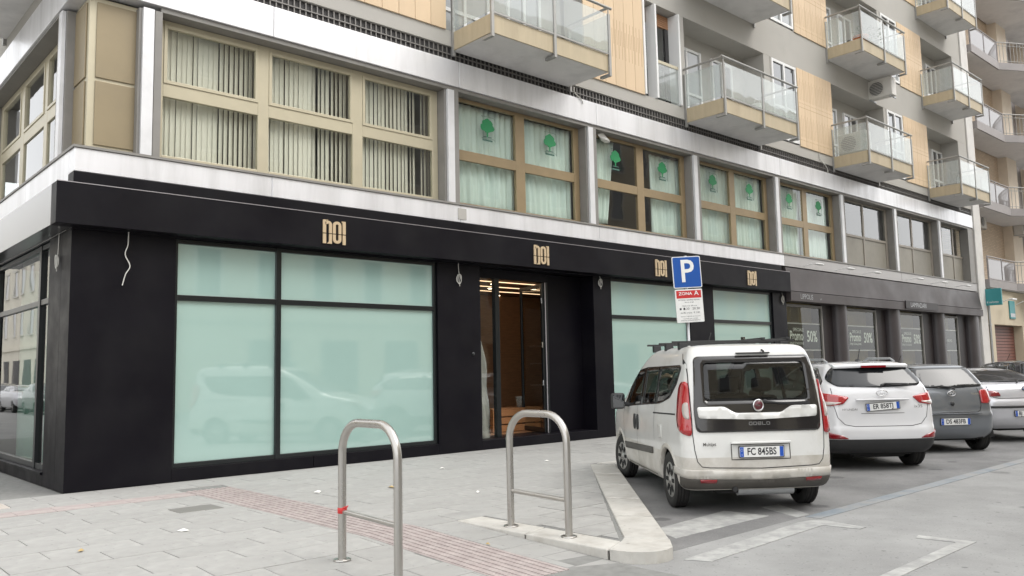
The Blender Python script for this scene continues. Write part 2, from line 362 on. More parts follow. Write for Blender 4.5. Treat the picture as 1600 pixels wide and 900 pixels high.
while y-WB > -8.6:
    yc = y-WB/2
    off = (row % 2)*LB/2+random.uniform(-.04, .04)
    segs = []
    xs0 = -5.2 if yc < 0 else -5.2
    # cut the row where strips of other paving lie
    cuts = []
    for (a, b, c, d) in excl:
        if c-WB*.5 < yc < d+WB*.5: cuts.append((a, b, c, d))
    x = xs0+off
    while x < 30:
        x1 = x+LB
        parts = [(x, x1)]
        for (a, b, c, d) in [e for e in cuts if e[0] > -5.9 or True]:
            if c <= yc <= d or (c < yc+WB/2-.05 and yc-WB/2+.05 < d and (b-a) < 1.):
                np_ = []
                for (p, q) in parts:
                    if q <= a or p >= b: np_.append((p, q))
                    else:
                        if p < a: np_.append((p, a))
                        if q > b: np_.append((b, q))
                parts = np_
        for (p, q) in parts:
            for (p, q) in ([(p, RX), (2.72, q)] if p < RX < q and yc < -5.80 else [(p, q)]):
                if q-p < .03: continue
                xc = (p+q)/2
                if xc < RX: slabs.append((xc, yc, q-p, None)); continue
                if yc < -5.80 and p < 2.73: p = 2.73
                if q-p < .1: continue
                xc = (p+q)/2
                cor = [(p, yc-WB/2), (q, yc-WB/2), (q, yc+WB/2), (p, yc+WB/2)]
                ins = [inside(islands, c_[0]*.98+xc*.02, c_[1]*.98+yc*.02) for c_ in cor]
                if all(ins): slabs.append((xc, yc, q-p, None))
                else:                      # cut to the diagonal and the straight kerb
                    poly = cor
                    for (P0, P1) in (((2.73, -7.88), (7.19, -3.435)), ((7.19, -3.435), (60, -3.435))) if xc < 7.3 else (((7.19, -3.435), (60, -3.435)),):
                        d = (P1[0]-P0[0], P1[1]-P0[1]); out = []
                        sd_ = lambda c_: d[0]*(c_[1]-P0[1])-d[1]*(c_[0]-P0[0])
                        if P0[1] == P1[1] and xc < 7.2: continue
                        for i_ in range(len(poly)):
                            A_, B_ = poly[i_-1], poly[i_]; sa, sb = sd_(A_), sd_(B_)
                            if (sa > 0) != (sb > 0): t_ = sa/(sa-sb); out.append((A_[0]+(B_[0]-A_[0])*t_, A_[1]+(B_[1]-A_[1])*t_))
                            if sb > 0: out.append(B_)
                        poly = out
                        if len(poly) < 3: break
                    if len(poly) >= 3: slabs.append((xc, yc, q-p, poly))
        x = x1
    y -= WB; row += 1
for (a, b, yc, wd) in [(-6, 1.24, -1.22-.0, 0)]: pass
CX, CY = -3.24, -13.03
slabs.sort(key=lambda s: (s[0]-CX)**2+(s[1]-CY)**2-(30 if s[0] > -3 else 0))
cache = {}
rest = MB()
for i, (xc, yc, l, poly) in enumerate(slabs):
    z = zp(xc, yc)+random.uniform(-.002, .002); sl_ = 0
    if xc < RX and yc < -5.9 and z > ROAD+.004: sl_ = math.atan(.1/2.5)
    if poly:
        cx_, cy_ = sum(p_[0] for p_ in poly)/len(poly), sum(p_[1] for p_ in poly)/len(poly)
        q_ = MB(); q_.prism([(cx_+(p_[0]-cx_)*.975, cy_+(p_[1]-cy_)*.97) for p_ in poly], 'z', -.03, random.uniform(-.002, .002)); obj('paving_slab', q_, 'slab_stone', pavement, True)
    elif i < 285:
        k = round(l, 2)
        if k not in cache: cache[k] = slabmesh(l, WB)
        link('paving_slab', cache[k], pavement, True, (xc, yc, z), (sl_+random.uniform(-.002, .002), random.uniform(-.002, .002), 0))
    else:
        rest.box(xc-l/2+.006, xc+l/2-.006, yc-WB/2+.006, yc+WB/2-.006, -.03, z)
o = obj('distant_slabs', rest, 'slab_stone', pavement, True); o['kind'] = 'stuff'
# tactile tiles
tm = rbox(-.16, .16, -.16, .16, -.03, 0, .005)
for k in range(4): tm.box(-.14+k*.081, -.14+k*.081+.04, -.161, .161, -.002, .007)
tme = tm.mesh('tactile_tile', 'tactile_red')
for i in range(21):
    yc = -1.39-i*.325
    for j in range(2):
        z = zp(1.4, yc); link('tactile_tile', tme, pavement, True, (1.407+j*.325, yc, z), (math.atan(.1/2.5) if yc < -5.9 and z > ROAD+.005 else 0, 0, 0))
rt = rbox(-.21, .21, -.215, .215, -.03, 0, .005).mesh('red_tile', 'tactile_red')
for i in range(15): link('red_tile', rt, pavement, True, (1.02-i*.425, -1.44, random.uniform(-.001, .001)))
bt = rbox(-.175, .175, -.175, .175, -.03, 0, .005)
for k in range(6): bt.box(-.155, .155, -.15+k*.055, -.15+k*.055+.022, -.002, .006)
bme = bt.mesh('tactile_tile', 'tactile_beige')
for i in range(6):
    for j in range(2): link('tactile_tile', bme, pavement, True, (-.985-i*.36, -.43-j*.36, 0))
# kerbs: each stone a piece
kerb = bpy.data.objects.new('kerb', None); COL.objects.link(kerb); kerb['kind'] = 'structure'
def kerbrun(inner, outer, topz, botz, n):
    for i in range(n):
        a, b = i/n, (i+1)/n; g = .004
        def L(P, t): return (P[0][0]+(P[1][0]-P[0][0])*t, P[0][1]+(P[1][1]-P[0][1])*t)
        p = [L(inner, a+g), L(inner, b-g), L(outer, b-g), L(outer, a+g)]
        z0 = topz(a), topz(b)
        mb = MB(); vs = [(*p[0], botz), (*p[1], botz), (*p[2], botz), (*p[3], botz), (*p[0], z0[0]), (*p[1], z0[1]), (*p[2], z0[1]), (*p[3], z0[0])]
        mb.add(vs, [(3, 2, 1, 0), (4, 5, 6, 7), (0, 1, 5, 4), (1, 2, 6, 5), (2, 3, 7, 6), (3, 0, 4, 7)])
        me = mb.mesh('kerb_stone', 'kerb_stone'); bm = bmesh.new(); bm.from_mesh(me); bmesh.ops.recalc_face_normals(bm, faces=bm.faces); bm.to_mesh(me); bm.free()
        o = link('kerb_stone', me, kerb); bv = o.modifiers.new('bevel', 'BEVEL'); bv.width = .015; bv.segments = 3; bv.limit_method = 'ANGLE'
kerbrun([(2.72, -5.9), (2.72, -7.905)], [(2.37, -5.9), (2.37, -8.052)], lambda t: .004, ROAD-.1, 2)
kerbrun([(2.853, -7.828), (7.18, -3.43)], [(3.073, -8.187), (7.36, -3.85)], lambda t: .005, ROAD-.1, 5)
kerbrun([(7.20, -3.43), (45, -3.43)], [(7.40, -3.80), (45, -3.80)], lambda t: .005, ROAD-.1, 36)
corner = [(2.72, -7.91), (2.37, -8.06), (2.38, -8.17), (2.42, -8.27), (2.49, -8.36), (2.58, -8.42), (2.70, -8.44), (2.82, -8.41), (3.07, -8.19), (2.85, -7.83)]
mb = MB(); mb.prism(corner, 'z', ROAD-.1, .005); o = obj('kerb_stone', mb, 'kerb_stone', kerb, bev=.018)
# markings, each a thin sheet of paint on the asphalt
mb = MB(); mb.prism([(3.0, -8.22), (45, -8.22), (45, -3.75), (7.3, -3.75)], 'z', ROAD-.01, ROAD+.002); struct(obj('parking_lane', mb, 'asphalt_bay'))
def paint(name, polys, m):
    mb = MB()
    for p in polys: mb.prism(p, 'z', ROAD+.001, ROAD+.0055)
    return struct(obj(name, mb, m))
paint('white_marking', [[(3.55, -7.90), (5.24, -7.92), (5.20, -7.36), (3.75, -7.46)]], 'white_paint_road')
paint('white_marking', [[(2.85, -8.50), (5.06, -8.36), (5.30, -8.40), (5.38, -8.52), (5.30, -9.0), (5.16, -9.0), (5.12, -8.62), (2.95, -8.72)]], 'white_paint_road')
paint('white_marking', [[(5.35, -8.2), (5.62, -8.2), (6.0, -7.6), (5.7, -7.55)]], 'white_paint_road')
paint('white_marking', [[(5.22, -9.55), (5.08, -9.58), (5.12, -9.93), (3.4, -9.97), (3.4, -10.09), (5.26, -10.06)]], 'white_paint_road')
paint('white_marking', [[(5.0, -11.0), (5.3, -11.0), (5.3, -11.9), (4.4, -11.9), (4.4, -11.75), (5.0, -11.72)]], 'white_paint_road')
paint('blue_marking', [[(5.45, -8.24), (5.45, -8.42), (45, -8.34), (45, -8.16)]], 'blue_paint_road')
mb = MB(); mb.box(.50, 1.03, -3.04, -2.64, -.02, .004); 
tag(obj('manhole_cover', mb, 'manhole', bev=.004), 'rectangular dark metal inspection cover set in the pale paving', 'manhole cover')

# ================================================================== APARTMENT BUILDING
AB = thing('apartment_building', 'tall modern block with white metal bands, beige tile panels and glass balconies', 'building', (18, 7, 0))
def A(name, mb, mats, bev=0, par=None): return obj(name, mb, mats, par or AB, True, bev=bev)
X_END = 36.4
PER = 4.26
# solid core (floors above, back, ground floor backing)
mb = MB(); mb.box(.3, X_END, 5.62, 16, 0, 4.655); mb.box(3.5, X_END, 4.2, 16, 4.66, 8.285); mb.box(.36, X_END, 4.2, 16, 8.29, 26); mb.box(.36, X_END, 1.9, 4.2, 8.3, 26)
A('wall', mb, 'plaster_grey')
mb = MB()   # rooms behind the first-floor windows: floor, ceiling, back, party walls
mb.box(.33, X_END, .42, 4.2, 4.66, 4.98); mb.box(.33, X_END, .42, 4.2, 7.52, 8.28); mb.box(3.4, X_END, 3.6, 4.19, 4.98, 7.52); mb.box(.33, 3.45, 4.21, 15, 4.66, 4.98); mb.box(.33, 3.45, 4.21, 15, 7.52, 8.28)
for k in range(9): x = 7.0+PER*k; mb.box(x-.06, x+.06, .5, 3.6, 4.98, 7.52) if x < 36 else None
A('room_shell', mb, 'room_grey')
# lower white band: panels, then upper white band
def bandrun(z0, z1, joints, y0, y1, side=False):
    for a, b in zip(joints[:-1], joints[1:]):
        mb = MB()
        if side: mb.box(y0, y1, a+.004, b-.004, z0, z1)
        else: mb.box(a+.004, b-.004, y0, y1, z0, z1)
        A('fascia_panel', mb, 'band_shaded' if not side and a > 19 and z0 < 5 else 'band_white', bev=.008)
js = [0.0, 3.1, 7.23]+[7.23+PER*k for k in range(1, 7)]+[X_END-.02]
bandrun(4.64, 4.99, js, 0, .28); bandrun(7.48, 8.03, js, -.02, .28)
js2 = [.0, 3.0, 6.0, 9.0, 12.0, 15.]
bandrun(4.40, 4.99, [.285]+js2[1:], 0, .28, True); bandrun(7.44, 8.03, [.285]+js2[1:], -.02, .28, True)
mb = MB(); mb.box(-.02, X_END, -.025, .32, 4.994, 5.03); mb.box(-.02, .32, .33, 15, 4.994, 5.03); A('sill', mb, 'fin_grey')
mb = MB(); mb.box(1.2, X_END, .02, .3, 7.40, 7.476); mb.box(.02, .3, 1.2, 15, 7.40, 7.436); A('window_head', mb, 'fin_grey')
# columns between the first-floor windows
def column(xr):
    mb = MB(); mb.box(xr-.30, xr-.13, -.012, .05, 5.034, 7.396, 0); A('white_fin', mb, 'fin_white', bev=.004)
    mb = MB(); mb.box(xr-.115, xr, .01, .36, 5.034, 7.396); mb.box(xr-.345, xr-.115, .052, .36, 5.034, 7.396); A('grey_fin', mb, 'fin_grey', bev=.003)
for k in range(-1, 8):
    column(7.23+PER*k if k >= 0 else 1.22)
mb = MB(); mb.box(35.75, X_END, .0, .36, 5.034, 7.396); A('grey_fin', mb, 'fin_grey')
# corner: recessed bronze box with two panels on each face
mb = MB(); mb.box(.20, .92, .20, .45, 5.034, 7.43); mb.box(.20, .45, .45, .95, 5.034, 7.43); A('corner_post', mb, 'frame_cream')
for (z0, z1) in ((5.12, 6.12), (6.17, 7.36)):
    mb = MB(); mb.box(.30, .88, .175, .198, z0, z1); A('bronze_panel', mb, 'bronze_panel', bev=.008)
    mb = MB(); mb.box(.175, .198, .30, .88, z0, z1); A('bronze_panel', mb, 'bronze_panel', bev=.008)
def scolumn(yr):
    mb = MB(); mb.box(-.012, .05, yr-.30, yr-.13, 5.034, 7.396); A('white_fin', mb, 'fin_white', bev=.004)
    mb = MB(); mb.box(.01, .36, yr-.115, yr, 5.034, 7.396); mb.box(.052, .36, yr-.345, yr-.115, 5.034, 7.396); A('grey_fin', mb, 'fin_grey', bev=.003)
for yy in (1.22, 7.23, 11.5, 14.9): scolumn(yy)
# windows. frame mesh in local coords (x along the wall, y into the room), panes as sub-parts
def window(x0, cells, rows, fm, zf0, zf1, xf0, xf1, panes=True, side=False, pm=None, sash=True):
    """cells: [(xa,xb)], rows: [(za,zb)] openings inside the frame rectangle xf0..xf1, zf0..zf1 (local to x0)"""
    mb = MB(); xs = [xf0]+[v for c in cells for v in c]+[xf1]
    d0, d1 = .28, .36
    for i in range(0, len(xs), 2): mb.box(xs[i], xs[i+1], d0, d1, zf0, zf1)
    zs = [zf0]+[v for c in rows for v in c]+[zf1]
    for (a, b) in cells:
        for i in range(0, len(zs), 2): mb.box(a+.0005, b-.0005, d0+.002, d1-.002, zs[i], zs[i+1])
    def T(mb):
        if side: mb.v = [(y, x, z) for (x, y, z) in mb.v]; mb.f = [f[::-1] for f in mb.f]
        return mb
    loc = (0, x0, 0) if side else (x0, 0, 0)
    W_ = obj('window', T(mb), fm, AB, True, loc=loc, bev=.006)
    for ri, (za, zb) in enumerate(rows):
        for (a, b) in cells:
            if sash:
                s_ = MB(); t = .055
                s_.box(a, a+t, d0-.015, d1-.02, za, zb); s_.box(b-t, b, d0-.015, d1-.02, za, zb); s_.box(a+t, b-t, d0-.014, d1-.021, za, za+t); s_.box(a+t, b-t, d0-.014, d1-.021, zb-t, zb)
                if ri == len(rows)-1: obj('sash', T(s_), fm, W_, bev=.004)
                else: t = 0
            else: t = 0
            p = MB(); mm = (pm[ri] if pm else 'glass')
            p.box(a+t, b-t, d0+.03, d0+.038, za+t, zb-t)
            obj('pane' if mm == 'glass' else 'infill_panel', T(p), 'glass_side' if mm == 'glass' and (side or fm == 'frame_dull') else mm, W_)
    return W_
window(0, [(1.34, 2.96), (3.16, 4.86), (5.08, 6.74)], [(5.15, 6.12), (6.34, 7.32)], 'frame_cream', 5.035, 7.395, 1.225, 6.88)
for k in range(4):
    window(7.23+PER*k, [(.22, 1.84), (2.12, 3.74)], [(5.13, 6.05), (6.27, 7.32)], 'frame_gold', 5.035, 7.395, .005, 3.91, sash=False)
for k in range(4, 7):
    window(7.23+PER*k, [(.16, 1.88), (1.99, 3.74)], [(5.10, 6.08), (6.17, 7.34)], 'frame_dull', 5.035, 7.395, .005, 3.91, pm=['panel_dull', 'glass'], sash=False)
window(0, [(1.34, 2.96), (3.18, 4.72), (5.0, 6.66)], [(5.15, 6.12), (6.34, 7.30)], 'frame_cream', 5.035, 7.395, 1.225, 6.88, side=True)
window(7.23, [(.15, 1.9), (2.1, 3.75)], [(5.15, 6.12), (6.34, 7.30)], 'frame_cream', 5.035, 7.395, .005, 3.92, side=True)
window(11.5, [(.15, 1.5), (1.7, 2.9)], [(5.15, 6.12), (6.34, 7.30)], 'frame_cream', 5.035, 7.395, .005, 3.05, side=True)
# ventilation grille over the upper band
mb = MB(); mb.box(.02, X_END, .06, .3, 8.034, 8.318, 0)
x = .05
while x < X_END: mb.box(x, x+.022, .03, .058, 8.04, 8.31, 1); x += .115
mb.box(0, X_END, .02, .05, 8.15, 8.17, 1)
A('ventilation_grille', mb, ['grille_dark', 'grille_bar'])
# upper floors
FH = 3.85
def openings(k): return [(.4, 2.2, 'win'), (2.2, 6.9, 'clad'), (6.95, 11.1, 'log'), (11.1, 13.4, 'clad'), (13.4, 15.0, 'win'), (15.0, 15.25, 'wall'), (15.25, 19.4, 'log'), (19.4, 19.78, 'wall'),
                         (19.78, 21.38, 'win'), (21.38, 23.7, 'clad'), (23.7, 27.9, 'log'), (27.9, 28.1, 'wall'), (28.1, 29.6, 'win'), (29.6, 31.9, 'clad'), (31.9, 35.4, 'log'), (35.4, X_END, 'wall')]
def cladmesh(wd, h, style):
    mb = rbox(-wd/2+.004, wd/2-.004, -.035, 0, 0, h, .006)
    zc = h*.48
    if style == 0:
        for i in range(3):
            x = -wd/2+wd*(i+.5)/3
            for (za, zb, dx) in ((.0, .75, -.03), (.35, 1.0, .03)):
                mb.box(x+dx-.006, x+dx+.006, -.0365, -.034, zc-.55+za, zc-.55+zb, 1)
    else:
        for z0 in (.08*h, .55*h):
            for i in range(4):
                x = -wd/2+wd*(i+.5)/4; mb.box(x-.005, x+.005, -.0365, -.034, z0+.12, z0+.75+.1*(i % 2), 1); mb.box(x-.012, x+.012, -.0365, -.034, z0, z0+.03, 1)
        mb.box(-wd/2+.006, wd/2-.006, -.0362, -.034, h*.5, h*.5+.012, 1)
    return mb.mesh('cladding_panel', ['clad_tile', 'clad_groove'])
cl_cache = {}
def window_upper(x0, x1, z0, z1):
    if x0 > 16:      # white casement with two lights
        g = MB(); t = .09
        for xx in (x0+.05, (x0+x1)/2-t/2, x1-.05-t): g.box(xx, xx+t, -.03, .06, z0, z1)
        for zz in (z0, z0+1.0, z1-t): g.box(x0+.051, x1-.051, -.025, .055, zz, zz+t)
        W_ = A('window', g, 'alu_white', bev=.004); g = MB(); g.box(x0+.06, x1-.06, .02, .03, z0+1.09, z1-t); A('pane', g, 'dark_glass', par=W_)
        g = MB(); g.box(x0+.06, x1-.06, .02, .03, z0+t, z0+1.0); A('infill_panel', g, 'pale_pane', par=W_)
        g = MB(); g.box(x0, x0+.05, -.01, .6, z0-.05, z1+.02); g.box(x1-.05, x1, -.01, .6, z0-.05, z1+.02); A('reveal', g, 'plaster_grey', par=W_); return
    mb = MB(); mb.box(x0, x0+.07, -.06, .5, z0-.02, z1); mb.box(x1-.07, x1, -.06, .5, z0-.02, z1); mb.box(x0+.5, x0+.57, -.06, .25, z0-.02, z1)
    W_ = A('window', mb, 'alu_white', bev=.004)
    g = MB(); g.box(x0+.07, x1-.07, .30, .36, z1-.36, z1-.002)
    for i in range(6): g.box(x0+.07, x1-.07, .285, .30, z1-.36+i*.058+.004, z1-.36+i*.058+.052)
    A('roller_shutter', g, 'shutter_wood', par=W_)
    g = MB(); g.box(x0+.07, x1-.07, .32, .33, z0, z1-.36); A('pane', g, 'glass', par=W_)
    g = MB(); g.box(x0+.07, x0+.15, .29, .37, z0, z1-.36); g.box(x1-.22, x1-.07, .29, .37, z0, z1-.36); g.box(x0+.15, x1-.22, .29, .37, z0+1.0, z0+1.08); A('sash', g, 'frit', par=W_)
    g = MB(); g.box(x0+.57, x1-.07, .0, .05, z0+.98, z0+1.06); A('guard_rail', g, 'frame_cream', par=W_)
    g = MB(); g.box(x0+.57, x1-.07, .015, .025, z0+.02, z0+.98); A('guard_glass', g, 'glass_balc', par=W_)
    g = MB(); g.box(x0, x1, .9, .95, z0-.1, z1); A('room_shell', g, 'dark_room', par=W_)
def loggia(x0, x1, z0, z1):
    mb = MB(); mb.box(x0-.001, x1+.001, .72, 1.3, z0-.3, z1+.002); L_ = A('loggia_wall', mb, 'plaster_grey')
    for (a, b, zz) in ((x0+.3, x0+1.75, z0-.1), (x0+2.3, x0+3.4, z0-.1)):
        g = MB(); t = .075; h1 = z1-.42
        n = 2
        for i in range(n+1): xx = a+(b-a-t)*i/n; g.box(xx, xx+t, .65, .73, zz, h1)
        g.box(a+.001, b-.001, .655, .725, h1-t, h1-.001); g.box(a+.001, b-.001, .655, .725, zz+.9, zz+.98); g.box(a+.001, b-.001, .655, .725, zz, zz+.1)
        f = A('window_frame', g, 'alu_white', par=L_)
        g = MB(); g.box(a+t, b-t, .69, .70, zz+.1, h1-t); A('pane', g, 'pale_pane' if b-a > 1.2 else 'dark_glass', par=L_)
for k in range(4):
    zb, zt = 8.66+FH*k, 11.28+FH*k
    lo = 8.322 if k == 0 else zt-FH
    mb = MB(); mb.box(0, X_END, 0, 1.3 if k else .6, lo, zb); A('beam', mb, 'plaster_grey', bev=.01)
    for (a, b, t) in openings(k):
        if t in ('wall', 'clad'):
            mb = MB(); mb.box(a, b, .002, .6 if t == 'clad' else 1.2, zb, zt)
            A('wall', mb, 'plaster_grey')
        if t == 'clad':
            n = max(1, round((b-a)/.385)); wd = (b-a)/n; st = 0 if a < 12 else 1
            key = (round(wd, 3), st)
            if key not in cl_cache: cl_cache[key] = cladmesh(wd, zt-zb+.02, st)
            for i in range(n): link('cladding_panel', cl_cache[key], AB, True, (a+wd*(i+.5), -.001, zb-.01))
        if t == 'win': window_upper(a, b, zb+.04, zt-.02)
        if t == 'log': loggia(a, b, zb, zt)
mb = MB(); mb.box(0, X_END, 0, 1.3, 11.28+FH*3, 26); mb.box(0, .4, .0, .6, 8.66, 23); A('wall', mb, 'plaster_grey')
# side elevation above the band
mb = MB(); mb.box(0.0, .34, .602, 15, 8.034, 8.75); mb.box(.02, .36, .602, 15, 8.75, 26); A('wall', mb, 'plaster_grey')
for i in range(14):
    if 'side' not in cl_cache: cl_cache['side'] = cladmesh(.385, 2.64, 0)
    link('cladding_panel', cl_cache['side'], AB, True, (.019, 5.6+.385*i, 8.76), (0, 0, -math.pi/2))
# white pilaster at the end of the block
mb = MB(); mb.box(36.42, 37.25, -.06, .6, 0, 27); A('pilaster', mb, 'plaster_white', bev=.02)
mb = MB(); mb.box(37.252, 37.75, .1, .7, 4.9, 27); A('pilaster', mb, 'brick_plain')
# balconies
def balcony(x0, L, zs, side=False, glass=True):
    D = 1.25; B_ = bpy.data.objects.new('balcony', None); COL.objects.link(B_); B_.parent = AB
    B_.location = (x0, 0, zs) if not side else (0, x0, zs)
    if side: B_.rotation_euler = (0, 0, -math.pi/2)
    B_.matrix_parent_inverse = Matrix.Translation(-Vector(AB.location))
    mb = MB(); mb.box(.03, L-.03, -D+.03, -.002, .02, .40); obj('slab', mb, 'soffit', B_)
    n = 2
    for i in range(n):
        mb = MB(); mb.box(L*i/n+.02, L*(i+1)/n-.02, -D, -D+.029, .03, .42); obj('front_panel', mb, 'balcony_beige', B_, bev=.004)
    for xx in (0, L-.029): mb = MB(); mb.box(xx, xx+.029, -D+.031, -.003, .03, .42); obj('side_panel', mb, 'balcony_beige', B_, bev=.004)
    for i in range(n+1):
        xx = -.035+(L+.0)*i/n; mb = MB(); mb.prism([(-D-.045, -.07), (-D+.25, -.07), (-D+.25, -.012), (-D-.003, -.012), (-D-.003, 1.38), (-D-.045, 1.38)], 'x', xx, xx+.07); obj('bracket', mb, 'rail_grey', B_, bev=.004)
    for xx in (-.035, L-.035): mb = MB(); mb.box(xx, xx+.07, -.06, -.001, -.1, 1.38); obj('bracket', mb, 'rail_grey', B_, bev=.004)
    if glass:
        for i in range(n):
            mb = MB(); mb.box(L*i/n+.04, L*(i+1)/n-.04, -D-.03, -D-.02, .47, 1.37); obj('glass_panel', mb, 'glass_balc', B_)
        for xx in (-.01, L-.01): mb = MB(); mb.box(xx, xx+.01, -D+.03, -.07, .47, 1.37); obj('glass_panel', mb, 'glass_balc', B_)
    mb = MB(); mb.tube([(0, .0, 1.53), (0, -D-.02, 1.53)], .032, 8); mb.tube([(-.1, -D-.02, 1.53), (L+.1, -D-.02, 1.53)], .032, 8); mb.tube([(L, -D-.02, 1.53), (L, 0, 1.53)], .032, 8)
    for i in range(n+1): xx = L*i/n; mb.tube([(xx, -D-.02, 1.36), (xx, -D-.02, 1.53)], .015, 6)
    mb.box(-.02, L+.02, -D-.035, -D-.01, .425, .46)
    obj('hand_rail', mb, 'rail_grey', B_)
    return B_
for x0, L in ((7.08, 3.5), (15.16, 3.75), (23.56, 3.45), (31.66, 3.2)):
    for k in range(4): balcony(x0, L, 8.21+FH*k)
balcony(5.15, 4.9, 8.25, side=True)
# shed cable off the balcony and little bracket wires on the band
def wire(name, pts, r, m, label, cat='cable', group=None):
    mb = MB(); P = [Vector(p) for p in pts]; Q = []
    for i in range(len(P)-1):
        p0, p1, p2, p3 = P[max(i-1, 0)], P[i], P[i+1], P[min(i+2, len(P)-1)]
        for t in (0, .25, .5, .75):
            Q.append(.5*((2*p1)+(-p0+p2)*t+(2*p0-5*p1+4*p2-p3)*t*t+(-p0+3*p1-3*p2+p3)*t**3))
    Q.append(P[-1]); mb.tube(Q, r, 6); return tag(obj(name, mb, m), label, cat, group)
wire('drain_wire', [(10.7, -.05, 8.25), (10.72, -.04, 8.12), (10.95, -.04, 8.0), (11.0, -.035, 7.9)], .012, 'cable_white', 'short pale wire hanging from the nearest balcony onto the white band')
wire('drain_wire', [(22.6, -.02, 8.6), (22.65, -.03, 8.4), (23.0, -.05, 8.2), (23.1, -.04, 8.0)], .014, 'cable_white', 'thin pale wire dropping over the grille left of the balcony with the air conditioner')
mb = MB(); mb.box(7.16, 7.38, -.012, -.002, 4.70, 4.93); tag(obj('junction_plate', mb, 'plaster_grey', bev=.004), 'small worn metal plate on the lower white band near the first golden window', 'plate')
# blinds, curtains
def blind(x0, x1, z0, z1, gap, label):
    t = thing('vertical_blind', label, 'blind', ((x0+x1)/2, .48, z0), group=None)
    mb = MB(); mb.box(x0, x1, .46, .50, z1, z1+.04); obj('head_rail', mb, 'alu_white', t, True)
    n = 20
    for i in range(n):
        if i in gap: continue
        xx = x0+.06+(x1-x0-.12)*i/(n-1)+random.uniform(-.008, .008)
        a = R(12+1.25*i+random.uniform(-8, 8)) if i not in (8, 9, 10) or gap else R(8); h = .0515
        c, s = math.cos(a)*h, math.sin(a)*h
        mb = MB(); mb.add([(xx-c, .48-s, z0), (xx+c, .48+s, z0), (xx+c, .48+s, z1), (xx-c, .48-s, z1), (xx-c, .482-s, z0), (xx+c, .482+s, z0), (xx+c, .482+s, z1), (xx-c, .482-s, z1)],
                          [(0, 1, 2, 3), (7, 6, 5, 4), (0, 4, 5, 1), (1, 5, 6, 2), (2, 6, 7, 3), (3, 7, 4, 0)]); obj('slat', mb, 'blind', t, True)
blind(1.25, 3.06, 5.06, 7.38, (), 'cream vertical blind in the left light of the large corner window')
blind(3.08, 4.96, 5.06, 7.38, (), 'cream vertical blind in the middle light of the large corner window, its centre slats flat')
blind(4.98, 6.85, 5.06, 7.38, (0, 16), 'cream vertical blind in the right light of the large corner window')
def curtain(x0, x1, z0, z1, label, amp=.05, wave=.17, y=.50, slant=0., pull=0.):
    rows = []
    n = int((x1-x0)/.025); ph = random.uniform(0, 6)
    for j in range(14):
        t = j/13; z = z0+(z1-z0)*t; r = []
        for i in range(n+1):
            u = i/n; xx = x0+(x1-x0)*u*(1-pull*(1-t)) + slant*(1-t)
            yy = y+amp*(.35+.65*(1-t*.6))*(math.sin(2*math.pi*(x0+(x1-x0)*u)/wave+ph+.5*math.sin(9*u))*.6+.4*math.sin(2*math.pi*(x0+(x1-x0)*u)/(wave*2.3)+ph*2))
            zz = z if j else z0+.02*math.sin(u*14+ph)
            r.append((xx, yy, zz))
        rows.append(r)
    mb = MB(); mb.grid(rows); o = obj('curtain', mb, 'curtain_mint')
    sd_ = o.modifiers.new('thick', 'SOLIDIFY'); sd_.thickness = .004
    return tag(o, label, 'curtain')
names = ['first', 'second', 'third', 'fourth']
for k in range(4):
    x0 = 7.23+PER*k
    if k == 1:
        curtain(x0+.04, x0+1.2, 5.2, 7.36, 'gathered mint curtain bunched at the left of the half open second gold window', slant=-.02, pull=.28)
        curtain(x0+2.65, x0+3.88, 5.08, 7.30, 'mint curtain drawn aside at the right of the half open second gold window', slant=.0, pull=-.05)
    else:
        curtain(x0+.04, x0+1.97, 5.07, 7.36, f'closed mint curtain behind the left half of the {names[k]} gold framed window')
        curtain(x0+2.02, x0+3.88, 5.07, 7.36, f'closed mint curtain behind the right half of the {names[k]} gold framed window')
# crumpled cloth on the second gold window
rows = []
for j in range(7):
    r = []
    for i in range(12):
        th = 2*math.pi*i/12; rr = .10*math.sin(math.pi*(j+.2)/6.4)*(1+.35*math.sin(3*th+j)); r.append((11.98+(j-3)*.075, .20+rr*math.cos(th)*.7, 7.30+rr*math.sin(th)*.9-.02*(j-3)))
    rows.append(r)
mb = MB(); mb.grid(rows, 0, True, True); tag(obj('crumpled_cloth', mb, 'paper'), 'crumpled whitish cloth stuffed over the top of the second gold window', 'cloth')
# green tree emblems stuck on the glass of the gold windows
def emblem(cx, cz, s, op=True):
    mb = MB()
    for q_, (dx, dz, r) in enumerate(((0, .10, .085), (-.055, .07, .062), (.055, .07, .062), (-.03, .14, .06), (.035, .145, .055), (0, .18, .045), (0, .04, .06))):
        n = 12; poly = [(cx+s*1.35*(dx+r*(1+.12*math.sin(5*i))*math.cos(2*math.pi*i/n)), cz+s*(dz+r*(1+.12*math.cos(4*i))*math.sin(2*math.pi*i/n))) for i in range(n)]
        mb.prism(poly, 'y', .2985-.0006*q_, .306, 0)
    mb.prism([(cx-.012*s, cz-.09*s), (cx+.012*s, cz-.09*s), (cx+.02*s, cz+.03*s), (cx-.02*s, cz+.03*s)], 'y', .301, .307, 0)
    mb.box(cx-.09*s, cx+.09*s, .3015, .306, cz-.10*s, cz-.085*s, 1)
    mb.box(cx-.11*s, cx+.11*s, .302, .306, cz-.165*s, cz-.135*s, 1)
    pts = []
    hw, hh, rr = .17*s, .225*s, .04*s
    for (sx, sz, a0) in ((1, 1, 0), (-1, 1, 90), (-1, -1, 180), (1, -1, 270)):
        for q in range(4): th = R(30*q if sx*sz > 0 else 90-30*q); pts.append((cx+sx*(hw-rr)+rr*math.cos(th), .303, cz+.03*s+sz*(hh-rr)+rr*math.sin(th)))
    mb.tube(pts, .004, 4, 1, closed=True)
    tr = AB; o = obj('tree_emblem', mb, ['emblem_green', 'emblem_dark'], AB, True)
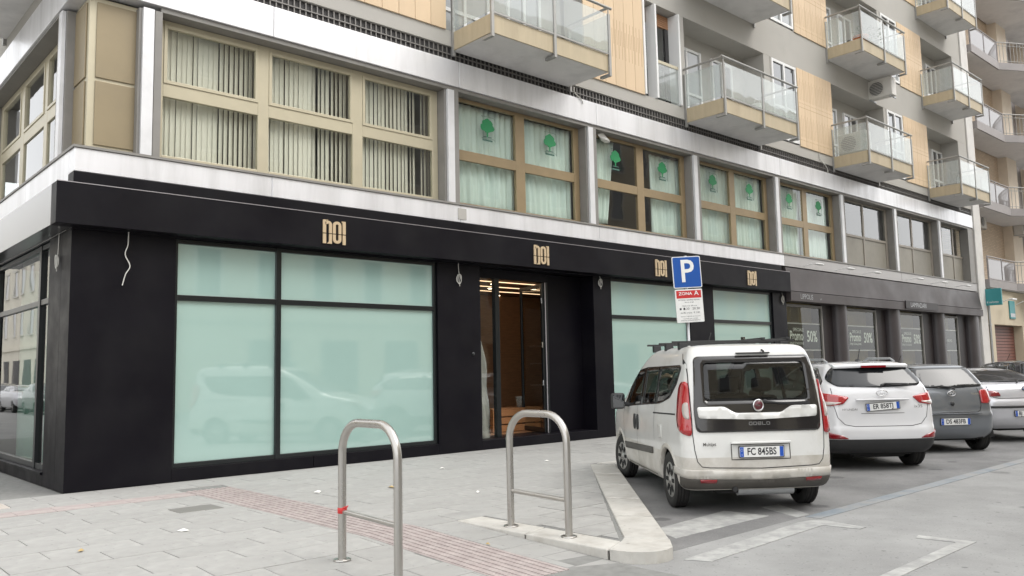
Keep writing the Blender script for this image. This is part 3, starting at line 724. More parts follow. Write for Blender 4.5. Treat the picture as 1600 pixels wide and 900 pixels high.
for k in range(4):
    x0 = 7.23+PER*k
    emblem(x0+1.03, 6.80, 1.3); emblem(x0+2.95, 6.80, 1.3)

# ================================================================== BLACK SHOP FRONT
BS = thing('black_shopfront', 'matt black corner shopfront with frosted mint windows and gold NOI lettering', 'shopfront', (10, 0, 0))
def S(name, mb, mats, bev=0, par=None): return obj(name, mb, mats, par or BS, True, bev=bev)
SD = .28
mb = MB(); mb.box(-SD, 19.80, -SD, -.002, 3.80, 4.40); mb.box(0, 19.8, -.002, .3, 3.78, 4.635)
S('sign_band', mb, 'shop_black', bev=.006)
mb = MB(); mb.box(-SD, -.002, -.001, 5.6, 3.80, 4.40); mb.box(0, .283, .301, 5.6, 3.79, 4.397); S('sign_band', mb, 'shop_black_sheen', bev=.006)
mb = MB(); mb.box(-SD-.005, 19.80, -SD-.005, -SD+.01, 4.401, 4.411); S('edge_trim', mb, 'edge_trim')
mb = MB(); mb.box(0, 1.5, 0, .5, 0, 3.775); mb.box(0, .5, .5, 1.2, 0, 3.775); S('pillar', mb, 'shop_black', bev=.005)
for (a, b) in ((6.62, 7.72), (11.2, 11.84), (15.0, 16.1), (19.2, 19.98)):
    mb = MB(); mb.box(a, b, 0, .5, 0, 3.775); S('pillar', mb, 'shop_black', bev=.005)
# base plinths with joints
for (a, b) in ((1.502, 3.9), (3.91, 6.618), (11.842, 14.998), (16.102, 19.198)):
    mb = MB(); mb.box(a, b, .0, .12, 0, .2); S('plinth', mb, 'shop_black', bev=.004)
def frosted(a, b, mull, z0=.2, z1=3.775, t0=2.80, t1=2.89):
    mb = MB(); y0, y1 = .05, .16
    xs = [a]+([mull-.04, mull+.04] if mull else [])+[b]
    mb.box(a, a+.045, y0, y1, z0, z1); mb.box(b-.06, b, y0, y1, z0, z1)
    if mull: mb.box(mull-.045, mull+.045, y0-.01, y1, z0, z1)
    segs = [(a+.045, mull-.045), (mull+.045, b-.06)] if mull else [(a+.045, b-.06)]
    for (p, q) in segs:
        mb.box(p, q, y0+.002, y1, z0, z0+.075); mb.box(p, q, y0+.002, y1, z1-.07, z1-.001); mb.box(p, q, y0+.002, y1, t0, t1)
    W_ = S('shop_window', mb, 'shop_frame', bev=.004)
    for (p, q) in segs:
        for (c, d) in ((z0+.075, t0), (t1, z1-.07)):
            g = MB(); g.box(p, q, .10, .112, c, d); S('frosted_pane', g, 'frosted_film', par=W_)
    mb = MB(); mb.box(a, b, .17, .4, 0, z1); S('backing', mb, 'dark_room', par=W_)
frosted(1.505, 6.615, 3.26); frosted(11.845, 14.995, None); frosted(16.105, 19.195, None)
# side window of the shop: real glass over a dim interior
mb = MB(); x0, x1 = .06, .16
mb.box(x0, x1, 1.202, 1.25, .21, 3.775); mb.box(x0-.01, x1, 1.95, 2.06, .21, 3.775); mb.box(x0, x1, 5.3, 5.45, .21, 3.775)
for (p, q) in ((1.25, 1.95), (2.06, 5.3)):
    mb.box(x0+.002, x1, p, q, .21, .30); mb.box(x0+.002, x1, p, q, 3.70, 3.774); mb.box(x0+.002, x1, p, q, 2.80, 2.89)
SW = S('shop_window', mb, 'shop_frame', bev=.004)
for (p, q) in ((1.25, 1.95), (2.06, 5.3)):
    for (c, d) in ((.30, 2.80), (2.89, 3.70)): g = MB(); g.box(.10, .112, p, q, c, d); S('glass_pane', g, 'glass_shop', par=SW)
mb = MB(); mb.box(.0, .15, 1.202, 5.45, 0, .165); mb.box(-.03, .16, 1.202, 5.45, .167, .207); S('plinth', mb, 'shop_black', bev=.003)
mb = MB(); mb.box(0, .5, 5.452, 9, 0, 4.395); S('pillar', mb, 'shop_black', bev=.004)
mb = MB(); mb.box(.02, .3, 9.002, 15, 0, 4.395); A('wall', mb, 'plaster_grey')
mb = MB(); mb.box(.9, 1.0, .52, 5.5, 0, 3.78); mb.box(.5, .9, 5.5, 5.6, 0, 3.78); S('display_wall', mb, 'curtain_mint')
mb = MB(); mb.box(-.33, -.02, 4.3, 4.8, 0, .19); tag(obj('stone_block', mb, 'plaster_grey', bev=.01), 'low grey block standing by the side wall at the left edge', 'block')
# letters NOI
def noi(cx, cz, par):
    def half(poly): return poly
    s = .46; Z0, Z1 = cz-.21, cz+.21; cut0, cut1 = cz-.038, cz-.022
    parts = MB(); y0, y1 = -SD-.022, -SD-.001
    def bar(xa, xb, za, zb):
        for (p, q) in ((za, min(zb, cut0)), (max(za, cut1), zb)):
            if q > p: parts.box(xa, xb, y0, y1, p, q)
    def arch(xa, xb, t, zc, zend, up, inner=.9):
        n = 10; xm = (xa+xb)/2; ro = (xb-xa)/2; ri = ro-t; k = 1 if up else -1; outer = [(xm+ro*math.cos(math.pi*i/n), zc+k*ro*.85*math.sin(math.pi*i/n)) for i in range(n+1)]
        inn = [(xm+ri*math.cos(math.pi*i/n), zc+k*ri*.85*math.sin(math.pi*i/n)) for i in range(n+1)]
        for i in range(n): parts.prism([outer[i], outer[i+1], inn[i+1], inn[i]], 'y', y0, y1)
    x = cx-.23
    # N
    bar(x, x+.062, Z0, Z1); parts.box(x-.0, x+.10, y0+.001, y1, Z1-.012, Z1)
    arch(x+.035, x+.175, .056, Z1-.075, 0, True); bar(x+.119, x+.175, Z0, Z1-.075); parts.prism([(x+.085, Z0), (x+.119, Z0), (x+.119, Z0+.04)], 'y', y0+.001, y1)
    # O
    arch(x+.195, x+.365, .058, Z1-.085, 0, True); arch(x+.195, x+.365, .058, Z0+.085, 0, False)
    bar(x+.195, x+.253, Z0+.085, Z1-.085); bar(x+.307, x+.365, Z0+.085, Z1-.085)
    # I
    bar(x+.392, x+.452, Z0, Z1); parts.prism([(x+.37, Z1), (x+.392, Z1), (x+.392, Z1-.04)], 'y', y0+.001, y1)
    S('logo_lettering', parts, 'gold_letter')
for cx in (4.14, 9.24, 13.44, 17.64): noi(cx, 4.085, BS)
# entrance
mb = MB(); mb.box(7.722, 11.198, .0, .9, 0, .19); S('door_step', mb, 'shop_black', bev=.006)
mb = MB(); mb.box(9.98, 11.198, .42, .55, .192, 3.775); S('recess_panel', mb, 'shop_black'); 
mb = MB(); mb.box(7.722, 9.98, .3, .42, 3.58, 3.775); S('door_head', mb, 'shop_black')
mb = MB(); mb.box(7.722, 7.80, .3, .40, .192, 3.578); mb.box(8.38, 8.50, .29, .40, .192, 3.578); mb.box(9.88, 9.978, .30, .42, .192, 3.578); DF = S('door_frame', mb, 'shop_frame', bev=.004)
g = MB(); g.box(7.80, 8.38, .34, .352, .20, 3.578); S('glass_pane', g, 'glass', par=DF)
# open leaf, folded inwards against the right jamb
mb = MB(); t = .09
def leaf(mb, a, b):   # leaf turned 70 degrees about x=9.86
    pass
LF = bpy.data.objects.new('door_leaf', None); COL.objects.link(LF); LF.parent = BS; LF.location = (9.86-10, .34, .20); LF.rotation_euler = (0, 0, R(-108))
# leaf local: x from -... built along -x, rotated so that it swings inside
mb = MB(); Lw = 1.2
mb.box(-.0, -.07, -.025, .025, 0, 3.36); mb.box(-Lw, -Lw+.07, -.025, .025, 0, 3.36); mb.box(-Lw+.07, -.07, -.024, .024, 0, .1); mb.box(-Lw+.07, -.07, -.024, .024, 3.28, 3.36)
obj('leaf_frame', mb, 'shop_frame', LF, bev=.003)
mb = MB(); mb.box(-Lw+.07, -.07, -.005, .005, .1, 3.28); obj('glass_pane', mb, 'glass', LF)
mb = MB()
for z in (.35, 1.05, 1.9, 2.9): mb.box(-.02, .012, -.05, -.026, z, z+.12)
obj('hinge', mb, 'chrome', LF)
mb = MB(); mb.box(9.875, 9.9, .286, .299, .2, 3.57); S('edge_trim', mb, 'edge_trim')
# interior room
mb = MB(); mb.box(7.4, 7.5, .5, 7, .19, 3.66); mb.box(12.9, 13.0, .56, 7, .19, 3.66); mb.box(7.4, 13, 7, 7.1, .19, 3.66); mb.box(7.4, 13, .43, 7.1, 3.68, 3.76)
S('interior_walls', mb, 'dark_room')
mb = MB(); mb.box(7.5, 12.9, .9, 7, .0, .19); S('interior_floor', mb, 'wood_orange')
y = .5
while y < 6.6:
    mb = MB(); mb.box(7.51, 12.89, y, y+.30, 3.60, 3.66); S('ceiling_board', mb, 'wood_orange', bev=.004); y += .315
for y in (.9, 1.75, 2.6):
    mb = MB(); mb.box(7.6, 12.7, y, y+.035, 3.588, 3.599); S('light_strip', mb, 'led')
for (x, y) in ((9.2, 1.3), (9.8, 2.1), (10.6, 1.4), (8.3, 2.0), (11.2, 3.4), (9.4, 3.2)):
    mb = MB(); mb.lathe([(0, 0), (.05, 0)], (x, y, 3.585), n=10); mb.lathe([(.05, 0), (.05, .014)], (x, y, 3.585), n=10); S('ceiling_spot', mb, 'spot_led')
mb = MB(); mb.box(10.0, 12.88, 3.4, 3.5, .19, 3.58); S('panel_wall', mb, 'wood_orange')
# shelf unit
SH = thing('wall_shelf', 'dark shelf unit with thin pale shelves inside the open doorway', 'shelf', (9.3, 3.2, .19))
mb = MB(); mb.box(8.6, 8.68, 2.9, 3.35, .19, 3.2); mb.box(9.85, 9.95, 2.9, 3.35, .19, 3.2); mb.box(8.6, 9.95, 3.35, 3.4, .19, 3.2); obj('frame', mb, 'frit', SH, True)
for z in (1.2, 1.75, 2.2): mb = MB(); mb.box(8.68, 9.85, 2.9, 3.35, z, z+.03); obj('shelf', mb, 'stone_pale', SH, True)
# crate with planks
CR = thing('wooden_crate', 'slatted orange wooden crate standing just inside the shop doorway', 'crate', (9.95, 1.7, .19))
for i, z in enumerate((.0, .175, .35)):
    mb = MB(); mb.box(-.75, .75, -.32, -.295, z+.01, z+.155); obj('plank', mb, 'wood_crate', CR, bev=.004)
    mb = MB(); mb.box(-.75, -.725, -.294, .30, z+.01, z+.155); obj('plank', mb, 'wood_crate', CR, bev=.004)
for i in range(4): mb = MB(); mb.box(-.75, .75, -.32+i*.155, -.32+i*.155+.145, .51, .535); obj('plank', mb, 'wood_crate', CR, bev=.004)
mb = MB(); 
for (x, y) in ((-.72, -.29), (.66, -.29), (-.72, .24), (.66, .24)): mb.box(x, x+.06, y, y+.06, 0, .508)
obj('corner_post', mb, 'wood_crate', CR)
mb = MB(); mb.lathe([(0, 0), (.085, 0), (.115, .24), (.125, .25), (.11, .25), (.08, .012), (0, .012)], (10.25, 1.6, .728), n=18)
tag(obj('glass_bucket', mb, M['glass_balc']), 'clear plastic bucket standing on the orange crate', 'bucket')
# torn plastic sheet on the fixed leaf
rows = []
for j in range(16):
    t = j/15; z = .25+2.4*t; wd = .54*(1-t)**.5+.03; r = []
    for i in range(9):
        u = i/8; r.append((7.82+wd*u, .43+.05*math.sin(7*u+5*t)+.03*math.sin(17*t), z-.35*u*(1-t)*.6))
    rows.append(r)
mb = MB(); mb.grid(rows); o = obj('plastic_sheet', mb, M['sheet']); o.modifiers.new('thick', 'SOLIDIFY').thickness = .003
tag(o, 'crumpled translucent plastic sheet hanging behind the fixed door glass', 'plastic sheet')
mb = MB(); mb.lathe([(0, -.02), (.035, -.02), (.035, 0)], (7.5, -.001, 1.95), 'y', 12); S('door_bell', mb, 'shop_frame')
# loose cables
wire('loose_cable', [(.78, -.012, 3.80), (.77, -.03, 3.6), (.73, -.04, 3.45), (.80, -.05, 3.28), (.74, -.05, 3.15), (.70, -.04, 2.98)], .0085, 'cable_white', 'long pale cable hanging on the black corner pillar')
def coil(name, c, r, label, tail=True, side=False):
    pts = []
    for i in range(22):
        th = 2*math.pi*i/9; rr = r*(1+.15*math.sin(i*1.7)); pts.append((c[0]+rr*.6*math.cos(th), c[1]-.02-.0015*i, c[2]+rr*math.sin(th)))
    pts = [(c[0], c[1]-.015, 3.79), (c[0]+.01, c[1]-.02, c[2]+r*1.5)]+pts
    if tail: pts += [(c[0]+.02, c[1]-.03, c[2]-r*1.6)]
    if side: pts = [(p[1]-c[1]+c[0], p[0]-c[0]+c[1], p[2]) for p in pts]
    wire(name, pts, .0065, 'cable_white', label)
coil('loose_cable', (7.14, 0, 3.46), .09, 'white cable coiled in a loop on the pillar left of the shop door')
coil('loose_cable', (11.42, 0, 3.62), .09, 'grey cable loop hanging on the pillar right of the shop door')
coil('loose_cable', (19.72, 0, 3.58), .1, 'small pale cable loop at the right end of the black shopfront')
coil('loose_cable', (0, .62, 3.36), .09, 'bundled grey cable hanging on the side face of the corner pillar', side=True)

# ================================================================== BROWN SHOP
WS = thing('brown_shopfront', 'dark brown shopfront with LIPPOLIS lettering and promo posters in its windows', 'shopfront', (28, 0, 0))
def Wd(name, mb, mats, bev=0, par=None): return obj(name, mb, mats, par or WS, True, bev=bev)
mb = MB()
mb.prism([(-.14, 3.86), (-.02, 4.60), (.28, 4.60), (.28, 3.86)], 'x', 19.99, 36.38); Wd('fascia', mb, 'brown_fascia', bev=.006)
mb = MB(); mb.prism([(-.16, 3.55), (-.165, 3.84), (.28, 3.84), (.28, 3.55)], 'x', 20.0, 36.38); Wd('fascia', mb, 'brown_fascia', bev=.01)
for (a, b, c) in ((22.62, 23.35, 24.0), (26.62, 27.45, 28.25), (30.75, 31.75, 32.5), (34.4, 35.4, 36.38)):
    mb = MB(); mb.box(a, b+.1, .25, .6, 0, 3.55); Wd('pier', mb, 'brown_dark')
    n = 12; xm = (b+c)/2; r = (c-b)/2; poly = [(xm-r*math.cos(math.pi*i/n), .15-.22*math.sin(math.pi*i/n)) for i in range(n+1)]+[(c, .6), (b, .6)]
    mb = MB(); mb.prism(poly, 'z', 0, 3.55, 0, True); Wd('pillar', mb, 'brown_pillar')
mb = MB(); mb.box(20, 36.3, .6, .7, 0, 3.6); Wd('interior_backing', mb, 'shop_glow')
promo_x = [(20.0, 22.6), (24.02, 26.6), (28.27, 30.72), (32.52, 34.38)]
tS = text_mb('SPECIALE', .15, 1.1); tP = text_mb('Promo', .42, .72, bold=.008); t5 = text_mb('50%', .50, .8, bold=.008); tF = text_mb('FINE STAGIONE', .11, 1.1); tSm = text_mb('PROMO', .16, .9)
def placed(mb, x, y, z, par, name, m):
    me = bpy.data.meshes.get(name+'_shared_'+m+str(id(mb)))
    q = MB(); q.v = [(v[0]+x, v[1]+y, v[2]+z) for v in mb.v]; q.f = mb.f; q.m = mb.m; q.sm = mb.sm
    return obj(name, q, m, par, True)
for i, (a, b) in enumerate(promo_x):
    mb = MB(); t = .06
    mb.box(a, a+t, .2, .3, .1, 3.5); mb.box(b-t, b, .2, .3, .1, 3.5); mb.box(a+t, b-t, .2, .3, 3.42, 3.5); mb.box(a+t, b-t, .2, .3, .1, .5)
    F_ = Wd('shop_window', mb, 'fin_grey', bev=.004)
    g = MB(); g.box(a+t, b-t, .25, .258, .5, 3.42); Wd('glass_pane', g, M['glass_thin'], par=F_)
    P = MB(); P.box(a+t+.02, b-t-.02, .268, .274, 2.08, 2.88); Wd('promo_poster', P, 'poster_dark', par=F_)
    P = MB(); P.box(a+t+.0, b-t, .262, .282, 2.885, 2.92); P.box(a+t, b-t, .262, .282, 2.04, 2.075); Wd('poster_rail', P, 'fin_white', par=F_)
    c = a+.98
    if i < 3:
        placed(tS, c+.12, .2665, 2.70, F_, 'lettering', 'poster_text'); placed(tP, c, .2665, 2.50, F_, 'lettering', 'poster_text'); placed(t5, c+.98, .2665, 2.48, F_, 'lettering', 'poster_text'); placed(tF, c, .2665, 2.27, F_, 'lettering', 'poster_text')
    else: placed(tSm, a+1.0, .2665, 2.46, F_, 'lettering', 'poster_text')
placed(text_mb('LIPPOLIS', .22, .95), 20.95, -.17, 3.70, WS, 'lettering', 'galv')
placed(text_mb('srl', .1, 1.1), 21.85, -.17, 3.67, WS, 'lettering', 'galv')
mb = MB(); mb.box(28.25, 31.3, -.205, -.167, 3.60, 3.90); NP = Wd('name_board', mb, 'brown_dark', bev=.005)
placed(text_mb('LAMPADARI', .25, 1.1), 29.4, -.208, 3.75, NP, 'lettering', 'galv')
for i, x in enumerate((21.2, 23.3, 25.3, 28.95, 31.3, 33.8)):
    SPL = thing('fascia_spotlight', ['nearest small white arm spotlight over the brown fascia, beside the black sign band', 'second arm spotlight from the black shopfront, over the brown fascia', 'third arm spotlight from the black shopfront, over the brown fascia', 'fourth arm spotlight, right above the dark name board on the brown fascia', 'arm spotlight just past the dark name board on the brown fascia', 'farthest arm spotlight on the brown fascia, next to the white pilaster'][i], 'lamp', (x, 0, 4.72), group='spotlights along the brown fascia')
    mb = MB(); mb.tube([(0, 0, 0), (0, -.3, .04), (0, -.5, .0)], .014, 6); obj('arm', mb, 'alu_white', SPL)
    mb = MB(); rows = [[(dx*.24+.02*0, -.52+r_*.07*math.cos(2*math.pi*k/10), -.0+r_*.035*math.sin(2*math.pi*k/10)) for k in range(10)] for dx, r_ in ((-1, .2), (-.9, .7), (-.4, 1), (.4, 1), (.9, .7), (1, .2))]
    mb.grid(rows, 0, True, True); mb.add(rows[0], [tuple(range(10))]); mb.add(rows[-1], [tuple(range(10))[::-1]]); obj('lamp_head', mb, 'alu_white', SPL)

# ================================================================== NEIGHBOUR BRICK BUILDING
NB = thing('brick_building', 'yellow brick building with curved grey balconies beyond the white pilaster', 'building', (48, 4, 0))
def N(name, mb, mats, bev=0, par=None): return obj(name, mb, mats, par or NB, True, bev=bev)
mb = MB(); mb.box(37.76, 44.4, 1.2, 12, 4.9, 28); N('brick_wall', mb, 'brick')
mb = MB(); mb.box(44.402, 45.9, .75, 12, 4.9, 28); N('pier', mb, 'brick_plain')
mb = MB(); mb.box(45.902, 60, 1.5, 12, 4.9, 28); N('wall', mb, 'nb_grey')
mb = MB(); mb.box(49.2, 50.8, .75, 1.498, 4.9, 28); N('pier', mb, 'brick_plain')
for k in range(6):
    z = 5.25+3.65*k
    g = MB(); g.box(46.6, 48.4, 1.44, 1.498, z, z+2.6); wf = N('window', g, 'shutter_wood' if k % 2 == 0 else 'alu_white'); g = MB(); g.box(46.7, 47.45, 1.42, 1.439, z+.1, z+2.5); g.box(47.55, 48.3, 1.42, 1.439, z+.1, z+2.5); N('pane', g, 'dark_glass', par=wf)
    g = MB(); g.box(38.6, 39.5, 1.14, 1.198, z, z+2.4); wf = N('window', g, 'shutter_wood'); g = MB(); g.box(38.7, 39.4, 1.12, 1.139, z+.1, z+2.3); N('pane', g, 'dark_glass', par=wf)
    B_ = bpy.data.objects.new('balcony', None); COL.objects.link(B_); B_.parent = NB; B_.location = (-8, -4, z)
    out = [(37.4-40, -.2), (41.1-40, -.2)]+[(41.1-40+6.9*i/14, -.2-1.35*math.sin(math.pi*i/14)) for i in range(1, 15)]+[(60-40, -.2)]
    mb = MB(); mb.prism(out+[(20, 1.15), (37.4-40, 1.15)], 'z', -.36, 0); obj('slab', mb, ['nb_grey'], B_)
    mb = MB(); mb.prism([(p[0], p[1]+.07) for p in out]+[(20, 1.14), (37.46-40, 1.14)], 'z', -.375, -.362); obj('soffit', mb, 'soffit', B_)
    mb = MB(); mb.box(-2.6, 1.1, -.16, -.13, .06, .95); obj('parapet_panel', mb, 'glass_balc_grey', B_)
    mb = MB(); mb.tube([(-2.6, -.15, 1.05), (1.1, -.15, 1.05)], .03, 6); mb.box(-2.6, 1.1, -.17, -.13, .93, .97); mb.box(-2.6, 1.1, -.17, -.13, .02, .06)
    for xx in (-2.55, -.75, 1.08): mb.box(xx, xx+.05, -.18, -.12, -.1, 1.05)
    obj('parapet_rail', mb, 'nb_grey', B_)
    mb = MB(); cur = [(1.1+6.9*i/40, -.13-1.35*math.sin(math.pi*i/40)) for i in range(41)]
    mb.tube([(p[0], p[1], 1.05) for p in cur], .028, 6); mb.tube([(p[0], p[1], .88) for p in cur], .014, 6); mb.tube([(p[0], p[1], .1) for p in cur], .014, 6)
    for p in cur: mb.tube([(p[0], p[1], -.15), (p[0], p[1], 1.05)], .014, 5)
    obj('railing', mb, 'rail_grey', B_)
mb = MB(); mb.box(37.3, 38.2, .0, 1, 0, 4.85); mb.box(38.2, 42.1, .001, 1, 3.25, 4.85); mb.box(42.1, 60, .0, 1, 0, 4.85); N('ground_floor_wall', mb, 'nb_cream')
RSH = MB(); RSH.box(38.2, 42.1, .42, .5, 0, 3.25); RS = N('roller_shutter', RSH, 'brown_dark')
for i in range(22):
    if i == 0: sme = rbox(-1.94, 1.94, -.03, 0, 0, .125, .012).mesh('shutter_slat', 'shutter_red')
    o = link('shutter_slat', sme, RS, False, (40.15, .418, .02+i*.146)); o.matrix_parent_inverse = Matrix.Identity(4)
TS = thing('hanging_sign', 'square teal sign with small white lettering projecting over the pavement', 'sign', (37.2, .02, 4.05), R(-90))
mb = MB(); mb.box(.0, .72, -.06, .06, 0, .74); obj('panel', mb, 'teal', TS, bev=.01)
mb = text_mb("il salotto", .13, 1.05); mb.v = [(v[0]+.36, -.0655, v[2]+.14) for v in mb.v]; obj('lettering', mb, 'sign_white', TS)
for q in (.66, .05): mb = MB(); mb.box(-.12, .0, -.03, .03, q, q+.04); obj('bracket', mb, 'galv', TS)
TP = thing('wall_sign', 'narrow upright teal plaque on the cream wall beside the red shutter', 'sign', (40.3, -.002, 3.56))
mb = MB(); mb.box(-.0, .75, -.05, 0, 0, .85); obj('panel', mb, 'teal', TP, bev=.01); mb = MB(); mb.box(.06, .69, -.056, -.051, .08, .25); obj('white_print', mb, 'galv', TP)
for x, l in ((39.2, 'left white spotlight over the narrow teal plaque'), (41.4, 'right white spotlight over the narrow teal plaque')):
    SPL = thing('wall_spotlight', l, 'lamp', (x, 0, 4.35)); mb = MB(); mb.tube([(0, 0, -.1), (0, -.3, .04), (0, -.5, .05)], .02, 6); obj('arm', mb, 'alu_white', SPL)
    mb = rbox(-.3, .3, -.62, -.45, 0, .08, .03); obj('lamp_head', mb, 'alu_white', SPL)
# drain pipe by the pilaster
mb = MB(); mb.tube([(37.5, -.05, 0), (37.5, -.05, 4.8)], .05, 8); mb.box(37.4, 37.6, -.1, 0, 1.2, 1.24); mb.box(37.4, 37.6, -.1, 0, 3.2, 3.24); tag(obj('drain_pipe', mb, 'galv'), 'grey downpipe beside the white pilaster behind the teal sign', 'pipe')

# ================================================================== AIR CONDITIONERS, POTS
def ac(loc, rz, label, s=1.):
    T = thing('air_conditioner', label, 'air conditioner', loc, rz); mb = rbox(-.42*s, .42*s, -.17*s, .17*s, 0, .62*s, .025); obj('casing', mb, 'ac_white', T)
    mb = MB(); mb.lathe([(0, 0), (.22*s, 0), (.23*s, .012), (.23*s, .0)], (-.1*s, -.178*s, .31*s), 'y', 20); obj('fan_opening', mb, 'ac_dark', T)
    mb = MB()
    for i in range(9): mb.box(-.34*s, .14*s, -.195*s, -.18*s, (.1+i*.052)*s, (.112+i*.052)*s)
    obj('fan_grille', mb, 'ac_white', T)
    for q in (-.35, .31): mb = MB(); mb.box(q*s, (q+.04)*s, -.17*s, .3*s, -.04, -.002); obj('bracket', mb, 'galv', T)
ac((23.95, -.62, 8.68), R(-90), 'large air conditioner standing on the left end of the lower glass balcony', 1.15)
ac((26.9, -.4, 11.32), R(-90), 'air conditioner hung under the upper glass balcony with the orange pot', 1.1)
ac((45.0, .50, 8.05), R(0), 'air conditioner on brackets on the pale pier of the brick building', 1.3)
ac((40.3, .95, 8.0), R(0), 'small air conditioner in the loggia of the brick building beside the white pilaster', 1.0)
ac((47.0, .9, 20.0), R(0), 'air conditioner high on the brick building', 1.3)
FP = thing('flower_pot', 'orange terracotta pot with a small plant on the upper glass balcony', 'flower pot', (24.1, -1.0, 12.36))
mb = MB(); mb.lathe([(0, 0), (.17, 0), (.24, .32), (.26, .33), (.26, .38), (.22, .38), (.2, .33), (0, .33)], (0, 0, 0), n=16); obj('pot', mb, 'terracotta', FP)
def leaves(n, r, h, z0):
    mb = MB()
    for i in range(n):
        a = random.uniform(0, 6.28); rr = r*random.random()**.5; z = z0+h*random.random(); c = Vector((rr*math.cos(a), rr*math.sin(a), z)); d = Vector((math.cos(a), math.sin(a), random.uniform(-.3, .8))).normalized()*.09; s = d.cross(Vector((0, 0, 1))).normalized()*.025
        mb.add([c-d*.5, c+s, c+d*.5, c-s], [(0, 1, 2, 3)])
    return mb
obj('foliage', leaves(90, .22, .45, .33), 'leaf', FP)
FP2 = thing('potted_plant', 'leafy plant in a dark pot beside the orange pot on the upper balcony', 'plant', (24.9, -1.0, 12.36))
mb = MB(); mb.lathe([(0, 0), (.15, 0), (.2, .28), (.18, .28), (0, .25)], (0, 0, 0), n=14); obj('pot', mb, 'ac_dark', FP2); obj('foliage', leaves(160, .32, .6, .28), 'leaf', FP2)
mb = MB(); mb.lathe([(0, 0), (.14, 0), (.17, .34), (.15, .34), (0, .32)], (17.3, -.95, 8.615), n=16); mb.tube([(17.13, -.95, 8.93), (17.2, -.95, 9.1), (17.4, -.95, 9.1), (17.47, -.95, 8.93)], .008, 5); tag(obj('white_bucket', mb, 'alu_white'), 'white bucket standing on the middle glass balcony', 'bucket')

# ================================================================== STREET FURNITURE
def hoop(x, y0, y1, z0, z1, ztop, label, tape=False):
    T = thing('barrier_hoop', label, 'barrier', (x, (y0+y1)/2, min(z0, z1)), group='steel hoop barriers at the kerb ramp')
    zb = min(z0, z1); r = .036; a = (y0-y1)/2; pts = [(0, a, z0-zb), (0, a, .55)]
    rad = .27; zc = ztop-zb-rad
    pts += [(0, a, zc*.75), (0, a, zc)]
    for i in range(1, 9): th = math.pi/2*i/8; pts.append((0, a-rad+rad*math.cos(th), zc+rad*math.sin(th)))
    for i in range(0, 8): th = math.pi/2*i/8; pts.append((0, -a+rad-rad*math.sin(th), zc+rad*math.cos(th)))
    pts += [(0, -a, zc), (0, -a, zc*.6), (0, -a, z1-zb)]
    mb = MB(); mb.tube(pts, r, 16); obj('hoop_tube', mb, 'steel', T)
    zr = .36 if not tape else .45
    mb = MB(); mb.tube([(0, a-.03, zr), (0, -a+.03, zr-.02)], .021, 10); obj('cross_bar', mb, 'steel', T)
    for yy, zz in ((a, z0-zb), (-a, z1-zb)):
        mb = MB(); mb.lathe([(0, .012), (.075, .012), (.078, .008), (.078, 0)], (0, yy, zz), n=24); obj('base_flange', mb, 'steel', T)
    if tape: mb = MB(); mb.lathe([(.037, 0), (.041, .005), (.041, .045), (.037, .05)], (0, a, .435), n=16); mb.tube([(.0, a-.04, .46), (.03, a-.05, .50), (-.02, a-.03, .48)], .008, 5); obj('tape_scrap', mb, 'sign_red', T)
hoop(.60, -6.54, -7.40, zp(.6, -6.54), zp(.6, -7.40), 1.165, 'left steel hoop barrier with a scrap of red tape, standing on the tactile paving side', True)
hoop(2.53, -6.60, -7.42, .004, .004, 1.155, 'right steel hoop barrier standing on the pale kerb stones beside the van')
# parking sign
SG = thing('parking_sign', 'blue P parking sign with white zone A plate on a grey pole', 'street sign', (10.32, -3.28, 0))
mb = MB(); mb.lathe([(.03, 0), (.03, 3.80), (0, 3.80)], (0, 0, 0), n=14); obj('pole', mb, 'galv', SG)
SGP = bpy.data.objects.new('sign_head', None); COL.objects.link(SGP); SGP.parent = SG; SGP.location = (-.03, -.03, 3.45); SGP.rotation_euler = (0, R(-2.4), R(-36)); SGP.scale = (.63, .8, .63)
def rrect(hw, hh, r, n=5):
    out = []
    for (sx, sz, a0) in ((1, 1, 0), (-1, 1, 90), (-1, -1, 180), (1, -1, 270)):
        for q in range(n): th = R(a0+90*q/(n-1)); out.append((sx*(hw-r)+r*math.cos(th), sz*(hh-r)+r*math.sin(th)))
    return out
def platec(hw, hh, r, cz, y0, y1): return [(p[0], p[1]+cz) for p in rrect(hw, hh, r)]
mb = MB(); mb.prism(platec(.46, .50, .05, .02, 0, 0), 'y', -.06, -.035, 0); mb.prism(platec(.435, .475, .04, .02, 0, 0), 'y', -.0625, -.0595, 1); obj('blue_panel', mb, ['sign_white', 'sign_blue'], SGP)
tp = text_mb('P', 1.0, .92, bold=.012); tp.v = [(v[0]-.0, -.0655, v[2]+.02) for v in tp.v]; obj('letter', tp, 'sign_white', SGP)
mb = MB(); mb.prism(platec(.44, .52, .03, -1.04, 0, 0), 'y', -.06, -.035); obj('white_panel', mb, 'sign_white', SGP)
mb = MB(); mb.box(-.40, .40, -.0625, -.0598, -.80, -.56); obj('red_panel', mb, 'sign_red', SGP)
tz = text_mb('ZONA', .135, 1.1, bold=.002); tz.v = [(v[0]-.11, -.0655, v[2]-.66) for v in tz.v]; ta = text_mb('A', .20, 1.1, bold=.002); ta.v = [(v[0]+.245, -.0655, v[2]-.655) for v in ta.v]; tz.add(ta.v, ta.f); obj('lettering', tz, 'sign_white', SGP)
L_ = MB()
